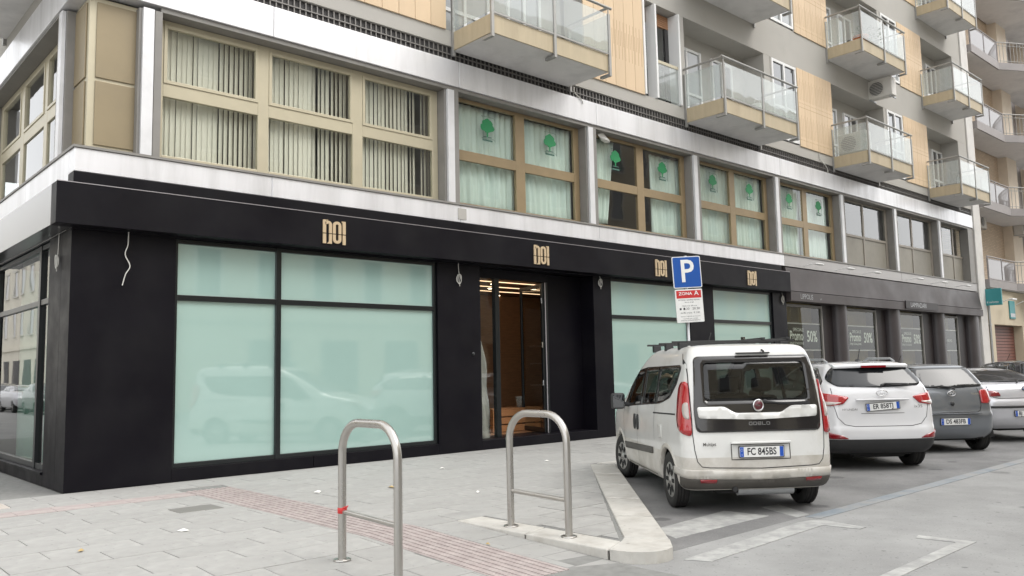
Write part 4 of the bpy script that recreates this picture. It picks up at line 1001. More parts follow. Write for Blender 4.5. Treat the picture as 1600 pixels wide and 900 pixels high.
for (s, sz, dz, xs, dx) in (('ATTIVO I GIORNI FERIALI', .062, -.86, 1.0, 0), ('dal lun. al sab.', .055, -.93, 1.0, 0), ('Dalle ore  alle ore', .06, -1.04, 1.05, 0), ('8.30   20.30', .10, -1.135, 1.1, .06), ('tariffa oraria  € 1,00', .075, -1.26, 1.0, 0), ('esporre il tagliando sul cruscotto', .048, -1.37, 1., 0), ('in modo ben visibile', .048, -1.44, 1.2, 0), ('SOSTA A PAGAMENTO', .055, -1.50, 1.1, 0)):
    t = text_mb(s, sz, xs); L_.add([(v[0]+dx, -.0625, v[2]+dz) for v in t.v], t.f)
for q in (0, 1): L_.box(-.33+q*.12, -.27+q*.12, -.0625, -.0605, -1.165, -1.105)
obj('lettering', L_, 'ink', SGP)
mb = MB(); mb.box(-.05, .05, -.035, .05, -1.3, -1.26); mb.box(-.05, .05, -.035, .05, -.2, -.16); obj('clamp', mb, 'galv', SGP)
mb = MB(); mb.lathe([(0, 0), (.035, 0), (.035, .004)], (-.03, -.032, 2.0), 'y', 12); obj('round_sticker', mb, 'sign_white', SG)
# litter on the paving
def litter(x, y, s, m, label, z=None):
    mb = MB(); n = 7; top = [(s*random.uniform(.6, 1)*math.cos(2*math.pi*i/n), s*.6*random.uniform(.6, 1)*math.sin(2*math.pi*i/n), random.uniform(.004, .02)) for i in range(n)]
    mb.add(top+[(0, 0, .03)]+[(p[0], p[1], p[2]-.003) for p in top], [(i, (i+1) % n, n) for i in range(n)]+[(i+n+1, (i+1) % n+n+1, (i+1) % n, i) for i in range(n)])
    tag(obj('litter', mb, m, loc=(x, y, zp(x, y)+.002), rot=(0, 0, random.uniform(0, 6))), label, 'litter')
litter(.1, -4.22, .075, 'paper', 'scrap of white paper on the slabs near the dark inspection cover')
litter(2.44, -2.79, .10, 'paper', 'white paper scrap right of the red tactile strip, left of the hoops')
litter(3.36, -3.19, .09, 'leaf_litter', 'dry yellowish leaf on the slabs just behind the left hoop')
litter(5.18, -1.96, .07, 'paper', 'small white scrap on the slabs in front of the shop door')
litter(3.83, -4.51, .05, 'paper', 'tiny pale scrap on the slabs left of the right hoop')
litter(6.99, -2.59, .06, 'paper', 'small white scrap on the slabs close to the van')
litter(-.95, -4.5, .05, 'leaf_litter', 'small brown scrap on the foreground slabs below the corner pillar')
litter(1.91, -6.96, .03, 'leaf_litter', 'tiny dark bit on the ramp between the two hoops')

# ================================================================== CARS
def pchip(xs, ys):
    xs = np.array(xs, float); ys = np.array(ys, float); h = np.diff(xs); d = np.diff(ys)/h; n = len(xs); m = np.zeros(n)
    m[0], m[-1] = d[0], d[-1]
    for i in range(1, n-1):
        if d[i-1]*d[i] > 0: w1 = 2*h[i]+h[i-1]; w2 = h[i]+2*h[i-1]; m[i] = (w1+w2)/(w1/d[i-1]+w2/d[i])
    def f(x):
        x = np.clip(x, xs[0], xs[-1]); i = np.clip(np.searchsorted(xs, x)-1, 0, n-2); t = (x-xs[i])/h[i]
        return float((2*t**3-3*t**2+1)*ys[i]+(t**3-2*t**2+t)*h[i]*m[i]+(-2*t**3+3*t**2)*ys[i+1]+(t**3-t**2)*h[i]*m[i+1])
    return f
class Surf:
    """car body as rings: at height z a rounded plan outline from the rear (x=R) to the front (x=F), half width W"""
    def __init__(s, tab, rr, rf, bow, bowf, tr=.05, tf=.10, crown=.03, wb=2.6):
        z = [t[0] for t in tab]; s.z0, s.z1 = z[0], z[-1]
        s.R = pchip(z, [t[1] for t in tab]); s.F = pchip(z, [t[2] for t in tab]); s.W = pchip(z, [t[3] for t in tab])
        s.rr, s.rf, s.bow, s.bowf, s.tr, s.tf, s.crown, s.wb = rr, rf, bow, bowf, tr, tf, crown, wb
        s.cache = {}
    def g(s, x):
        r = np.clip((.55-x)/1.3, 0, 1); f = np.clip((x-s.wb*.75)/1.6, 0, 1); return 1-s.tr*r**2-s.tf*f**2
    def half(s, z, n=(14, 9, 70, 8, 12)):
        k = (round(float(z), 4), n)
        if k in s.cache: return s.cache[k]
        R_, F_, W_ = s.R(z), s.F(z), s.W(z); rr = min(s.rr, W_*.8, (F_-R_)*.3); rf = min(s.rf, W_*.8, (F_-R_)*.3)
        P = []
        for i in range(n[0]): y = (W_-rr)*i/n[0]; P.append((R_+s.bow*(y/W_)**2, y))
        b = s.bow*((W_-rr)/W_)**2; cx = R_+b+rr
        for i in range(n[1]): th = math.pi/2*i/n[1]; P.append((cx-rr*math.cos(th), W_-rr+rr*math.sin(th)))
        bf = s.bowf*((W_-rf)/W_)**2; fx = F_-bf-rf
        for i in range(n[2]): P.append((cx+(fx-cx)*i/n[2], W_))
        for i in range(n[3]): th = math.pi/2*i/n[3]; P.append((fx+rf*math.sin(th), W_-rf+rf*math.cos(th)))
        for i in range(n[4]+1): y = (W_-rf)*(1-i/n[4]); P.append((F_-s.bowf*(y/W_)**2, y))
        A_ = np.array(P); A_[:, 1] *= s.g(A_[:, 0]); s.cache[k] = A_; return A_
    N = (14, 9, 70, 8, 12)
    def rear(s, y, z):
        h = s.half(z); k = s.N[0]+s.N[1]+4; ys = h[:k, 1]; sg = -1 if y < 0 else 1; x = np.interp(abs(y), ys, h[:k, 0]); return Vector((x, y, z))
    def wrap(s, u, z):
        h = s.half(z); d = np.r_[0, np.cumsum(np.hypot(*np.diff(h, axis=0).T))]; a = abs(u); sg = -1 if u < 0 else 1
        return Vector((np.interp(a, d, h[:, 0]), sg*np.interp(a, d, h[:, 1]), z))
    def side(s, sg):
        def f(x, z):
            h = s.half(z); a, b = s.N[0]+2, s.N[0]+s.N[1]+s.N[2]+s.N[3]-2
            return Vector((x, sg*np.interp(x, h[a:b, 0], h[a:b, 1]), z))
        return f
    def front(s, y, z):
        h = s.half(z); k = len(h)-s.N[4]-s.N[3]-2; q = h[k:][::-1]; return Vector((np.interp(abs(y), q[:, 1], q[:, 0]), y, z))
def pin(poly, x, y): return inside(poly, x, y)
def smooth_poly(pts, r=.03, n=4):
    out = []; N_ = len(pts)
    for i in range(N_):
        p, a, b = Vector(pts[i]), Vector(pts[i-1]), Vector(pts[(i+1) % N_]); u, v = (a-p), (b-p); lu, lv = u.length, v.length; rr = min(r, lu*.45, lv*.45); u.normalize(); v.normalize()
        A_, B_ = p+u*rr, p+v*rr
        for k in range(n+1): t = k/n; out.append(tuple(A_*(1-t)**2+p*2*t*(1-t)+B_*t*t))
    return out
def patch(proj, poly, off=.004, holes=(), step=.038, skirt=.02, m=0, mb=None, r=.03, rh=.03):
    mb = mb or MB()
    loops = [smooth_poly(poly, r)]+[smooth_poly(h, rh) for h in holes]
    V = []; E_ = []
    for lp in loops:
        q = []
        for i in range(len(lp)):
            a, b = Vector(lp[i]), Vector(lp[(i+1) % len(lp)]); k = max(1, int((b-a).length/step))
            for j in range(k): q.append(a+(b-a)*j/k)
        o = len(V); V += q; E_ += [(o+i, o+(i+1) % len(q)) for i in range(len(q))]
    nb = len(V); xs = [v.x for v in V]; ys = [v.y for v in V]
    gx = min(xs)+step*.5
    while gx < max(xs):
        gy = min(ys)+step*.5
        while gy < max(ys):
            c = Vector((gx, gy))
            if pin(loops[0], gx, gy) and not any(pin(h, gx, gy) for h in loops[1:]) and min((c-v).length for v in V[:nb]) > step*.45: V.append(c)
            gy += step
        gx += step
    co, ed, fa, *_ = geometry.delaunay_2d_cdt(V, E_, [], 0, 1e-6)
    def pt(c): return proj(c[0], c[1])
    P3 = [pt(c) for c in co]; e = .012; nrm = []
    cx = Vector((1.2, 0, .8))
    for c, p in zip(co, P3):
        a = pt((c[0]+e, c[1]))-pt((c[0]-e, c[1])); b = pt((c[0], c[1]+e))-pt((c[0], c[1]-e)); n = a.cross(b)
        if n.length < 1e-9: n = p-cx
        n.normalize(); nrm.append(n if n.dot(p-cx) > 0 else -n)
    top = [p+n*off for p, n in zip(P3, nrm)]; fs = []; cnt = {}
    for f in fa:
        c = sum((co[i] for i in f), Vector((0, 0)))/3
        if not pin(loops[0], c[0], c[1]) or any(pin(h, c[0], c[1]) for h in loops[1:]): continue
        n = (top[f[1]]-top[f[0]]).cross(top[f[2]]-top[f[0]]); f = list(f)
        if n.dot(nrm[f[0]]) < 0: f = f[::-1]
        fs.append(tuple(f))
        for i in range(3): cnt[(f[i], f[(i+1) % 3])] = 1
    o = len(top); low = {}
    vs = list(top); sk = []
    for (a, b) in list(cnt):
        if (b, a) not in cnt:
            for i in (a, b):
                if i not in low: low[i] = len(vs); vs.append(P3[i]-nrm[i]*skirt)
            sk.append((b, a, low[a], low[b]))
    mb.add(vs, fs, m, True)
    o2 = len(mb.v)-len(vs)
    for f in sk: mb.f.append([o2+i for i in f]); mb.m.append(m); mb.sm.append(False)
    return mb
def strip(proj, pts, wd=.007, off=.0022, m=0, mb=None, closed=False):
    """thin dark shut line following the surface"""
    mb = mb or MB(); q = []
    P = [Vector(p) for p in pts]
    for i in range(len(P) if closed else len(P)-1):
        a, b = P[i], P[(i+1) % len(P)]; k = max(1, int((b-a).length/.05)); q += [a+(b-a)*j/k for j in range(k)]
    if not closed: q.append(P[-1])
    rows = []
    for i, c in enumerate(q):
        t = (q[(i+1) % len(q)] if closed else q[min(i+1, len(q)-1)])-(q[i-1] if closed else q[max(i-1, 0)]); t.normalize(); n2 = Vector((-t.y, t.x))*wd*.5
        A_, B_ = proj(*(c+n2)), proj(*(c-n2)); e = .01
        nn = (proj(c.x+e, c.y)-proj(c.x-e, c.y)).cross(proj(c.x, c.y+e)-proj(c.x, c.y-e)).normalized(); mid = proj(*c)
        if nn.dot(mid-Vector((1.2, 0, .8))) < 0: nn = -nn
        rows.append([A_+nn*off, B_+nn*off])
    if closed: rows.append(rows[0])
    return mb.grid(rows, m, True)
def wheel(par, x, y, r, wd, rim, sg, steer=0, spokes=8, style='cap'):
    Wl = bpy.data.objects.new('wheel', None); COL.objects.link(Wl); Wl.parent = par; Wl.location = (x, y, r); Wl.rotation_euler = (0, 0, steer)
    h = wd/2; s = sg
    prof = [(rim-.005, -h*.8), (rim+.02, -h*.92), (r-.045, -h), (r-.015, -h*.9), (r-.003, -h*.72), (r, -h*.4)]
    for g in (-.5, -.17, .17, .5): prof += [(r, (g-.09)*h*1.3), (r-.008, (g-.06)*h*1.3), (r-.008, (g+.06)*h*1.3), (r, (g+.09)*h*1.3)]
    prof += [(r, h*.66), (r-.003, h*.72), (r-.015, h*.9), (r-.045, h), (rim+.02, h*.92), (rim-.005, h*.8)]
    mb = MB(); mb.lathe(prof, (0, 0, 0), 'y', 36); obj('tyre', mb, 'rubber', Wl)
    mb = MB(); yo = s*h*.86
    mb.lathe([(0, yo), (rim*.25, yo), (rim*.32, yo-s*.012), (rim*.78, yo-s*.004), (rim*.93, yo), (rim, yo-s*.012), (rim, yo-s*.06), (0, yo-s*.06)], (0, 0, 0), 'y', 32, 0)
    for i in range(spokes):
        a = 2*math.pi*i/spokes; ca, sa = math.cos(a), math.sin(a)
        poly = []
        for (rr, w2) in ((.40, -.055), (.60, -.075), (.84, -.06), (.86, 0), (.84, .06), (.60, .075), (.40, .055)):
            R_ = rr*rim; t = w2*rim*1.6; poly.append((R_*ca-t*sa, R_*sa+t*ca))
        mb.prism(poly, 'y', yo-s*.003, yo+s*.0035, 1)
    mb.lathe([(0, yo+s*.012), (rim*.17, yo+s*.010), (rim*.19, yo)], (0, 0, 0), 'y', 20, 0)
    obj('rim', mb, ['rim_silver', 'underbody'], Wl)
    return Wl
PLATES = {}
def number_plate(par, x, y, z, s, tilt=0.):
    P = bpy.data.objects.new('number_plate', None); COL.objects.link(P); P.parent = par; P.location = (x, y, z); P.rotation_euler = (0, R(tilt), -math.pi/2)
    mb = MB(); mb.prism(rrect(.26, .055, .012), 'y', -.008, .0, 0); mb.box(-.256, -.212, -.0092, -.0078, -.052, .052, 1); mb.box(.212, .256, -.0092, -.0078, -.052, .052, 1)
    obj('plate', mb, ['sign_white', 'plate_blue'], P)
    mb = MB(); mb.prism(rrect(.268, .063, .014), 'y', -.005, .008, 0); obj('plate_frame', mb, 'plastic_dark', P)
    t = text_mb(s, .105, .83, bold=.0022); t.v = [(v[0], -.0095, v[2]) for v in t.v]; obj('lettering', t, 'ink', P)
    t = text_mb('I', .03, 1); t.v = [(v[0]-.234, -.0096, v[2]-.03) for v in t.v]
    n = 10
    for i in range(n): a = 2*math.pi*i/n; cx, cz = -.234+.013*math.cos(a), .02+.013*math.sin(a); t.add([(cx-.003, -.0096, cz), (cx, -.0096, cz-.003), (cx+.003, -.0096, cz), (cx, -.0096, cz+.003)], [(0, 1, 2, 3)])
    obj('lettering', t, 'sign_white', P)
    return P
def body(par, S_, paint, low, zlow, arches, holes=(), zstep=.03, floor=.24):
    """body shell with wheel openings and window holes. holes: list of (kind, polygon)"""
    zs = sorted(set([round(S_.z0+i*zstep, 4) for i in range(int((S_.z1-S_.z0)/zstep)+1)]+[S_.z1, zlow]+[S_.z1-.008, S_.z1-.018]))
    zs = [z for i, z in enumerate(zs) if i == 0 or z-zs[i-1] > .004]
    rings = []; nh = None
    for z in zs:
        h = S_.half(z); nh = len(h)
        rings.append([(p[0], p[1], z) for p in h]+[(p[0], -p[1], z) for p in h[-2:0:-1]])
    top = rings[-1]; cx = sum(p[0] for p in top)/len(top); L = S_.F(S_.z1)-S_.R(S_.z1)
    for k in range(1, 7):
        t = k/6; s = 1-t*.97
        rings.append([(cx+(p[0]-cx)*s, p[1]*s, S_.z1+S_.crown*(1-s*s)) for p in top])
    n = len(rings[0]); nc = S_.N[0]+S_.N[1]; nside = nc+S_.N[2]
    vs = [p for r_ in rings for p in r_]; F0 = []; ms = []
    for i in range(len(rings)-1):
        for j in range(n):
            j2 = (j+1) % n; q = (i*n+j, i*n+j2, (i+1)*n+j2, (i+1)*n+j)
            c = np.mean([vs[a] for a in q], axis=0); jj = j if j < nh else n-j
            drop = False
            if i < len(zs)-1:
                if nc-6 <= jj <= nside+6:
                    for (ax, az, ar) in arches:
                        if (c[0]-ax)**2+(c[2]-az)**2 < (ar+.008)**2: drop = True
                for (kind, poly) in holes:
                    if kind == 'side' and S_.N[0] <= jj <= nside+S_.N[3] and pin(poly, c[0], c[2]): drop = True
                    if kind == 'rear' and jj <= nc and pin(poly, c[1], c[2]): drop = True
                    if kind == 'front' and jj >= nside and pin(poly, c[1], c[2]): drop = True
            if not drop: F0.append(q); ms.append(1 if c[2] < zlow else 0)
    mb = MB(); mb.add(vs, [f[::-1] for f in F0], 0, True); mb.m = ms
    # orient faces outward (ring runs clockwise seen from above)
    b_ = obj('body', mb, [paint, low], par)
    bm = bmesh.new(); bm.from_mesh(b_.data); bm.normal_update()
    f0 = max(bm.faces, key=lambda f: f.calc_center_median().z)
    if f0.normal.z < 0: bmesh.ops.reverse_faces(bm, faces=bm.faces)
    bm.to_mesh(b_.data); bm.free()
    try: b_.data.set_sharp_from_angle(angle=R(42))
    except Exception: pass
    # wheel arches: lips and inner liners
    for sg in (1, -1):
        for (ax, az, ar) in arches:
            zb = S_.z0+.01; a0 = math.asin(max(-1, min(1, (zb-az)/ar)))
            lip = MB(); rows = []; pf = S_.side(sg)
            for i in range(37):
                th = a0+(math.pi-2*a0)*i/36; rw = []
                for (rr, dy) in ((ar-.002, -.05), (ar-.002, .006), (ar+.012, .008), (ar+.048, .003), (ar+.05, -.01)):
                    x, z = ax+rr*math.cos(th), max(zb, az+rr*math.sin(th)); p = pf(x, z); rw.append((p.x, p.y+sg*dy, p.z))
                rows.append(rw if sg > 0 else rw[::-1])
            lip.grid(rows, 0, True); obj('arch_lip', lip, low, par)
            ln = MB(); rows = []
            for i in range(19):
                th = a0+(math.pi-2*a0)*i/18; x, z = ax+(ar+.03)*math.cos(th), az+(ar+.03)*math.sin(th); yy = S_.W(.6)*.93
                rows.append([(x, sg*.45, z), (x, sg*yy, z)])
            ln.grid(rows); ln.add([(r_[0]) for r_ in rows], [tuple(range(19))]); obj('wheel_liner', ln, 'underbody', par)
    mb = MB(); x0, x1 = S_.R(S_.z0)+.06, S_.F(S_.z0)-.1; W_ = S_.W(S_.z0)*.9
    mb.box(x0, x1, -.48, .48, floor-.04, floor+.05); 
    mb.box(arches[0][0]+arches[0][2]+.04, arches[1][0]-arches[1][2]-.04, -W_, W_, floor-.03, floor+.045); mb.box(x0, arches[0][0]-arches[0][2]-.05, -W_*.85, W_*.85, floor-.02, floor+.05)
    mb.tube([(0, -.7, .3), (0, .7, .3)], .05, 8); obj('underbody', mb, 'underbody', par)
    return b_
def mirrorpoly(p): return [(-a, b) for a, b in p][::-1]
def sm(poly, proj, m, par, name, off=.004, **k): return obj(name, patch(proj, poly, off, **k), m, par)

# ------------------------------------------------------------------ white van (parked nearest)
VAN = thing('parked_van', 'dirty white family van with roof rack and tinted tailgate, parked nearest the camera', 'van', (5.72, -7.25, ROAD), R(51.6))
VAN.scale = (1.06, .985, 1.06)
SV = Surf([(.26, -.60, 3.42, .83), (.32, -.69, 3.55, .875), (.42, -.735, 3.61, .892), (.50, -.745, 3.63, .90), (.62, -.742, 3.63, .908), (.75, -.735, 3.60, .912), (.88, -.725, 3.52, .912), (.98, -.718, 3.40, .906),
           (1.05, -.712, 3.20, .898), (1.11, -.706, 2.95, .888), (1.16, -.70, 2.75, .878), (1.30, -.685, 2.50, .852), (1.45, -.665, 2.24, .820), (1.60, -.64, 1.95, .785), (1.70, -.615, 1.72, .755), (1.77, -.585, 1.52, .722), (1.805, -.545, 1.36, .685), (1.825, -.47, 1.15, .625)],
          .15, .34, .045, .16, tr=.03, tf=.08, crown=.03, wb=2.755)
rg_in = [(-.62, 1.215), (.62, 1.215), (.60, 1.63), (-.60, 1.63)]
rg_out = [(-.735, .885), (.735, .885), (.752, 1.10), (.72, 1.45), (.695, 1.70), (-.695, 1.70), (-.72, 1.45), (-.752, 1.10)]
sideout = [(2.36, 1.05), (1.80, 1.555), (1.25, 1.60), (-.30, 1.615), (-.36, 1.585), (-.28, 1.40), (-.08, 1.24), (.3, 1.165)]
sg1 = [(2.15, 1.085), (1.76, 1.52), (1.38, 1.545), (1.36, 1.125)]; sg2 = [(1.22, 1.14), (1.22, 1.555), (.60, 1.57), (.58, 1.175)]; sg3 = [(.50, 1.18), (.52, 1.57), (-.30, 1.58), (-.24, 1.42), (-.05, 1.27), (.2, 1.205)]
wsout = [(-.74, 1.19), (.74, 1.19), (.64, 1.71), (-.64, 1.71)]; wsin = [(-.69, 1.23), (.69, 1.23), (.60, 1.67), (-.60, 1.67)]
body(VAN, SV, 'paint_doblo', 'paint_doblo_low', .62, [(0, .31, .365), (2.755, .31, .365)],
     [('rear', [(a*1.04, 1.42+(b-1.42)*1.06) for a, b in rg_in]), ('front', [(a*1.03, 1.45+(b-1.45)*1.05) for a, b in wsin])]+[('side', p) for p in (sg1, sg2, sg3)], floor=.26)
sm(rg_out, SV.rear, 'frit', VAN, 'tailgate_panel', .010, holes=[rg_in], r=.06, rh=.05, skirt=.012)
sm(rg_in, SV.rear, M['glass_car'], VAN, 'rear_window', .0092, r=.05, skirt=.0, step=.06)
sm([(-.70, 1.035), (0, 1.012), (.70, 1.035), (.715, 1.155), (.40, 1.155), (.27, 1.085), (-.27, 1.085), (-.40, 1.155), (-.715, 1.155)], SV.rear, 'paint_doblo', VAN, 'grip_bar', .022, r=.03, skirt=.03)
for sg in (1, -1):
    k = 1 if sg > 0 else -1
    sp = SV.side(sg)
    obj('window_surround', patch(sp, sideout, .004, holes=[sg1, sg2, sg3], r=.04, skirt=.01), 'frit', VAN)
    for q in (sg1, sg2, sg3): obj('side_window', patch(sp, q, .0025, r=.04, skirt=0, step=.1), M['glass_car'], VAN)
    lamp = [(k*.790, 1.43), (k*.90, 1.425), (k*.985, 1.37), (k*1.02, 1.22), (k*1.015, 1.02), (k*.97, .92), (k*.88, .865), (k*.785, .845)]
    TL = obj('tail_light', patch(SV.wrap, lamp, .022, r=.05, skirt=.03, step=.04), 'lamp_red', VAN)
    obj('reverse_lens', patch(SV.wrap, [(k*.80, 1.21), (k*.865, 1.195), (k*.88, 1.12), (k*.865, 1.04), (k*.80, 1.02)], .027, r=.03, skirt=.01, step=.03), 'lamp_clear', TL)
    obj('sliding_rail', patch(sp, [(-.36, 1.06), (.62, 1.035), (.62, 1.052), (-.36, 1.077)], .002, r=.004, skirt=.004), 'seam', VAN)
    obj('rub_strip', patch(sp, [(.66, .545), (2.32, .475), (2.36, .56), (.64, .625)], .016, r=.02, skirt=.02), 'plastic_grey', VAN)
    for xx in (1.62, 1.44):
        hb = patch(sp, [(xx+.055, .80), (xx+.07, .88), (xx+.05, .975), (xx-.01, .985), (xx-.04, .90), (xx-.03, .80), (xx+.01, .775)], .018, r=.02, skirt=.02, step=.03); obj('door_handle', hb, 'plastic_dark', VAN)
    sl_ = MB()
    strip(sp, [(1.53, .30), (1.53, .60), (1.50, 1.10)], mb=sl_); strip(sp, [(2.33, 1.06), (2.42, .95), (2.40, .70), (2.28, .5)], mb=sl_); strip(sp, [(.56, 1.15), (.56, .72)], mb=sl_); strip(sp, [(.62, .30), (1.53, .30), (2.28, .30)], mb=sl_)
    obj('shut_line', sl_, 'seam', VAN)
    obj('fuel_flap', patch(sp, [(.20, .92), (.36, .92), (.36, .76), (.20, .76)], .003, r=.03, skirt=.004), 'paint_doblo', VAN) if sg > 0 else None
    mm = rbox(1.98, 2.10, .97, 1.17, 1.03, 1.25, .035, sm=True)
    if sg < 0: mm.v = [(x, -y, z) for x, y, z in mm.v]; mm.f = [f[::-1] for f in mm.f]
    MR = obj('door_mirror', mm, 'plastic_dark', VAN)
    mb = MB(); mb.box(1.974, 1.979, sg*.985, sg*1.155, 1.05, 1.23); obj('mirror_glass', mb, 'dark_glass', MR)
    mb = MB(); mb.tube([(2.06, sg*.86, 1.08), (2.05, sg*.99, 1.10)], .03, 8); obj('mirror_arm', mb, 'plastic_dark', MR)
    hl = [(k*.52, .80), (k*.62, .98), (k*.80, 1.0), (k*.84, .90), (k*.78, .78)]
    obj('headlight', patch(SV.front, hl, .01, r=.04, skirt=.02, step=.04), 'lamp_clear', VAN)
sl_ = MB()
strip(SV.rear, [(.755, 1.74), (.775, 1.40), (.778, .86), (.765, .70), (.74, .58), (.69, .525), (.60, .515), (0, .50), (-.60, .515), (-.69, .525), (-.74, .58), (-.765, .70), (-.778, .86), (-.775, 1.40), (-.755, 1.74)], .009, .0025, mb=sl_)
obj('shut_line', sl_, 'seam', VAN)
# rear bumper: upper lip and dirty lower valance, reflectors
obj('rear_bumper', patch(SV.wrap, [(-1.25, .50), (-.9, .495), (0, .475), (.9, .495), (1.25, .50), (1.25, .42), (.9, .405), (0, .385), (-.9, .405), (-1.25, .42)], .014, r=.015, skirt=.04), 'paint_doblo_low', VAN)
obj('rear_valance', patch(SV.wrap, [(-1.05, .405), (0, .385), (1.05, .405), (1.03, .31), (.9, .285), (-.9, .285), (-1.03, .31)], .012, r=.02, skirt=.04), 'plastic_dirty', VAN)
for k in (1, -1): obj('reflector', patch(SV.wrap, [(k*.52, .392), (k*.72, .397), (k*.71, .36), (k*.53, .355)], .016, r=.01, skirt=.01), 'lamp_dred', VAN)
rc = [(-.345, .595), (.345, .595), (.345, .755), (-.345, .755)]
sl_ = MB(); strip(SV.rear, rc, .012, .0025, closed=True, mb=sl_); obj('shut_line', sl_, 'plastic_grey', VAN)
mb = MB(); mb.box(-.775, -.73, -.35, .35, .760, .785); obj('plate_lamp_strip', mb, 'paint_doblo', VAN, bev=.008)
number_plate(VAN, -.755, .0, .675, 'FC 845BS')
mb = MB(); mb.lathe([(0, -.012), (.048, -.012), (.050, -.006), (.052, 0)], (-.728, 0, 1.165), 'x', 24, 0); mb.lathe([(.05, -.010), (.058, -.014), (.066, -.010), (.067, .004)], (-.728, 0, 1.165), 'x', 28, 1); EM = obj('badge', mb, ['lamp_maroon', 'chrome'], VAN)
def rear_text(par, s, size, x, y, z, m, xs=1., bold=.0):
    t = text_mb(s, size, xs, bold=bold); t.v = [(x, y-v[0], z+v[2]) for v in t.v]; return obj('lettering', t, m, par)
rear_text(VAN, 'FIAT', .036, -.7415, 0, 1.165, 'chrome', .9, .0008)
# model lettering as rounded outline glyphs
def outline_text(par, segs, x, y0, z0, s, m):
    mb = MB()
    for (a, b, c, d) in segs: mb.box(x-.004, x, y0-c*s, y0-a*s, z0+b*s, z0+d*s)
    return obj('lettering', mb, m, par)
def gl(ch, o):
    t = .18
    G = {'D': [(0, 0, t, 1), (0, 0, 1, t), (0, 1-t, 1, 1), (1-t, .12, 1, .88)], 'O': [(0, .0, t, 1), (0, 0, 1, t), (0, 1-t, 1, 1), (1-t, 0, 1, 1)], 'B': [(0, 0, t, 1), (0, 0, 1, t), (0, 1-t, 1, 1), (1-t, .05, 1, .95), (t, .42, 1, .58)], 'L': [(0, 0, t, 1), (0, 0, 1, t)]}
    return [(a*1.15+o, b, c*1.15+o, d) for a, b, c, d in G[ch]]
segs = []
for i, ch in enumerate('DOBLO'): segs += gl(ch, i*1.45)
outline_text(VAN, segs, -.732, .125, .955, .036, 'chrome')
rear_text(VAN, 'Multijet', .05, -.7365, .60, .76, 'plastic_grey', 1.0, .0008)
# wiper, wash jet
mb = MB(); mb.lathe([(0, -.03), (.022, -.03), (.025, 0)], (-.70, -.09, 1.205), 'x', 12); mb.tube([(-.735, -.09, 1.205), (-.735, -.22, 1.19), (-.728, -.36, 1.187), (-.722, -.60, 1.195)], [.013, .012, .007, .006], 6); mb.box(-.728, -.718, -.62, -.24, 1.170, 1.188)
obj('rear_wiper', mb, 'plastic_dark', VAN)
mb = MB(); mb.tube([(-.60, -.12, 1.765), (-.66, -.12, 1.745)], .012, 6); mb.box(-.645, -.61, -.2, .2, 1.722, 1.738); obj('brake_light', mb, 'plastic_dark', VAN)
# windscreen, bonnet front
obj('windscreen_surround', patch(SV.front, wsout, .004, holes=[wsin], r=.05, skirt=.01), 'frit', VAN); obj('windscreen', patch(SV.front, wsin, .002, r=.05, skirt=0, step=.1), M['glass_car'], VAN)
obj('front_grille', patch(SV.front, [(-.5, .42), (.5, .42), (.55, .58), (-.55, .58)], .01, r=.03, skirt=.02), 'plastic_dark', VAN)
obj('front_grille', patch(SV.front, [(-.4, .70), (.4, .70), (.42, .76), (-.42, .76)], .008, r=.02, skirt=.02), 'plastic_dark', VAN)
# roof rack: three cross bars on feet, one long tray rail
RK = bpy.data.objects.new('roof_rack', None); COL.objects.link(RK); RK.parent = VAN
for xx in (1.25, .62, .0):
    mb = MB(); mb.box(xx-.028, xx+.028, -.78, .78, 1.872, 1.895)
    obj('cross_bar', mb, 'plastic_dark', RK, bev=.004)
    for sg in (1, -1): mb = MB(); mb.box(xx-.05, xx+.05, sg*.60, sg*.70, 1.79, 1.872); obj('foot', mb, 'plastic_dark', RK, bev=.006)
mb = MB(); mb.box(-.05, 1.3, -.40, -.36, 1.897, 1.92); mb.box(-.05, 1.3, -.72, -.68, 1.897, 1.92); obj('side_rail', mb, 'plastic_dark', RK)
mb = MB(); mb.box(-.03, .04, -.15, -.12, 1.897, 1.93); obj('clip', mb, 'chrome', RK)
# cabin: seats, floor, lining
def seat(par, x, y, wd=.46, z=.72):
    mb = rbox(x-.22, x+.28, y-wd/2, y+wd/2, z-.25, z, .05, sm=True); b_ = rbox(-.07, .07, -wd/2, wd/2, 0, .58, .055, sm=True); c, s = math.cos(.22), math.sin(.22)
    mb.add([(x-.20+vx*c-vz*s, y+vy, z-.05+vz*c+vx*s) for vx, vy, vz in b_.v], b_.f, 0, True)
    h_ = rbox(-.05, .05, -.13, .13, 0, .17, .045); mb.add([(x-.345+vx, y+vy, z+.56+vz) for vx, vy, vz in h_.v], h_.f, 0, True); obj('seat', mb, 'seat_cloth', par)
for (x, y) in ((1.55, .4), (1.55, -.4), (.62, .45), (.62, 0), (.62, -.45)): seat(VAN, x, y, .48 if x > 1 else .42)
mb = MB(); mb.box(-.60, 2.6, -.80, .80, .42, .46); mb.box(2.2, 2.75, -.78, .78, .46, 1.10); mb.box(-.62, -.3, -.75, .75, .46, .80); obj('cabin_lining', mb, 'seat_cloth', VAN)
mb = MB(); mb.lathe([(.17, -.012), (.185, 0), (.17, .012), (.155, 0), (.17, -.012)], (2.08, .4, 1.05), 'x', 20); obj('steering_wheel', mb, 'plastic_dark', VAN)
for sg in (1, -1): wheel(VAN, 0, sg*.795, .31, .185, .205, sg); wheel(VAN, 2.755, sg*.80, .31, .185, .205, sg, R(9))
mb = MB(); mb.tube([(-.55, .30, .30), (-.68, .30, .275)], .03, 10); obj('exhaust', mb, 'plastic_dark', VAN); mb = MB(); mb.tube([(-.50, .22, .245), (-.50, -.45, .245)], .06, 12); obj('silencer', mb, 'galv', VAN)
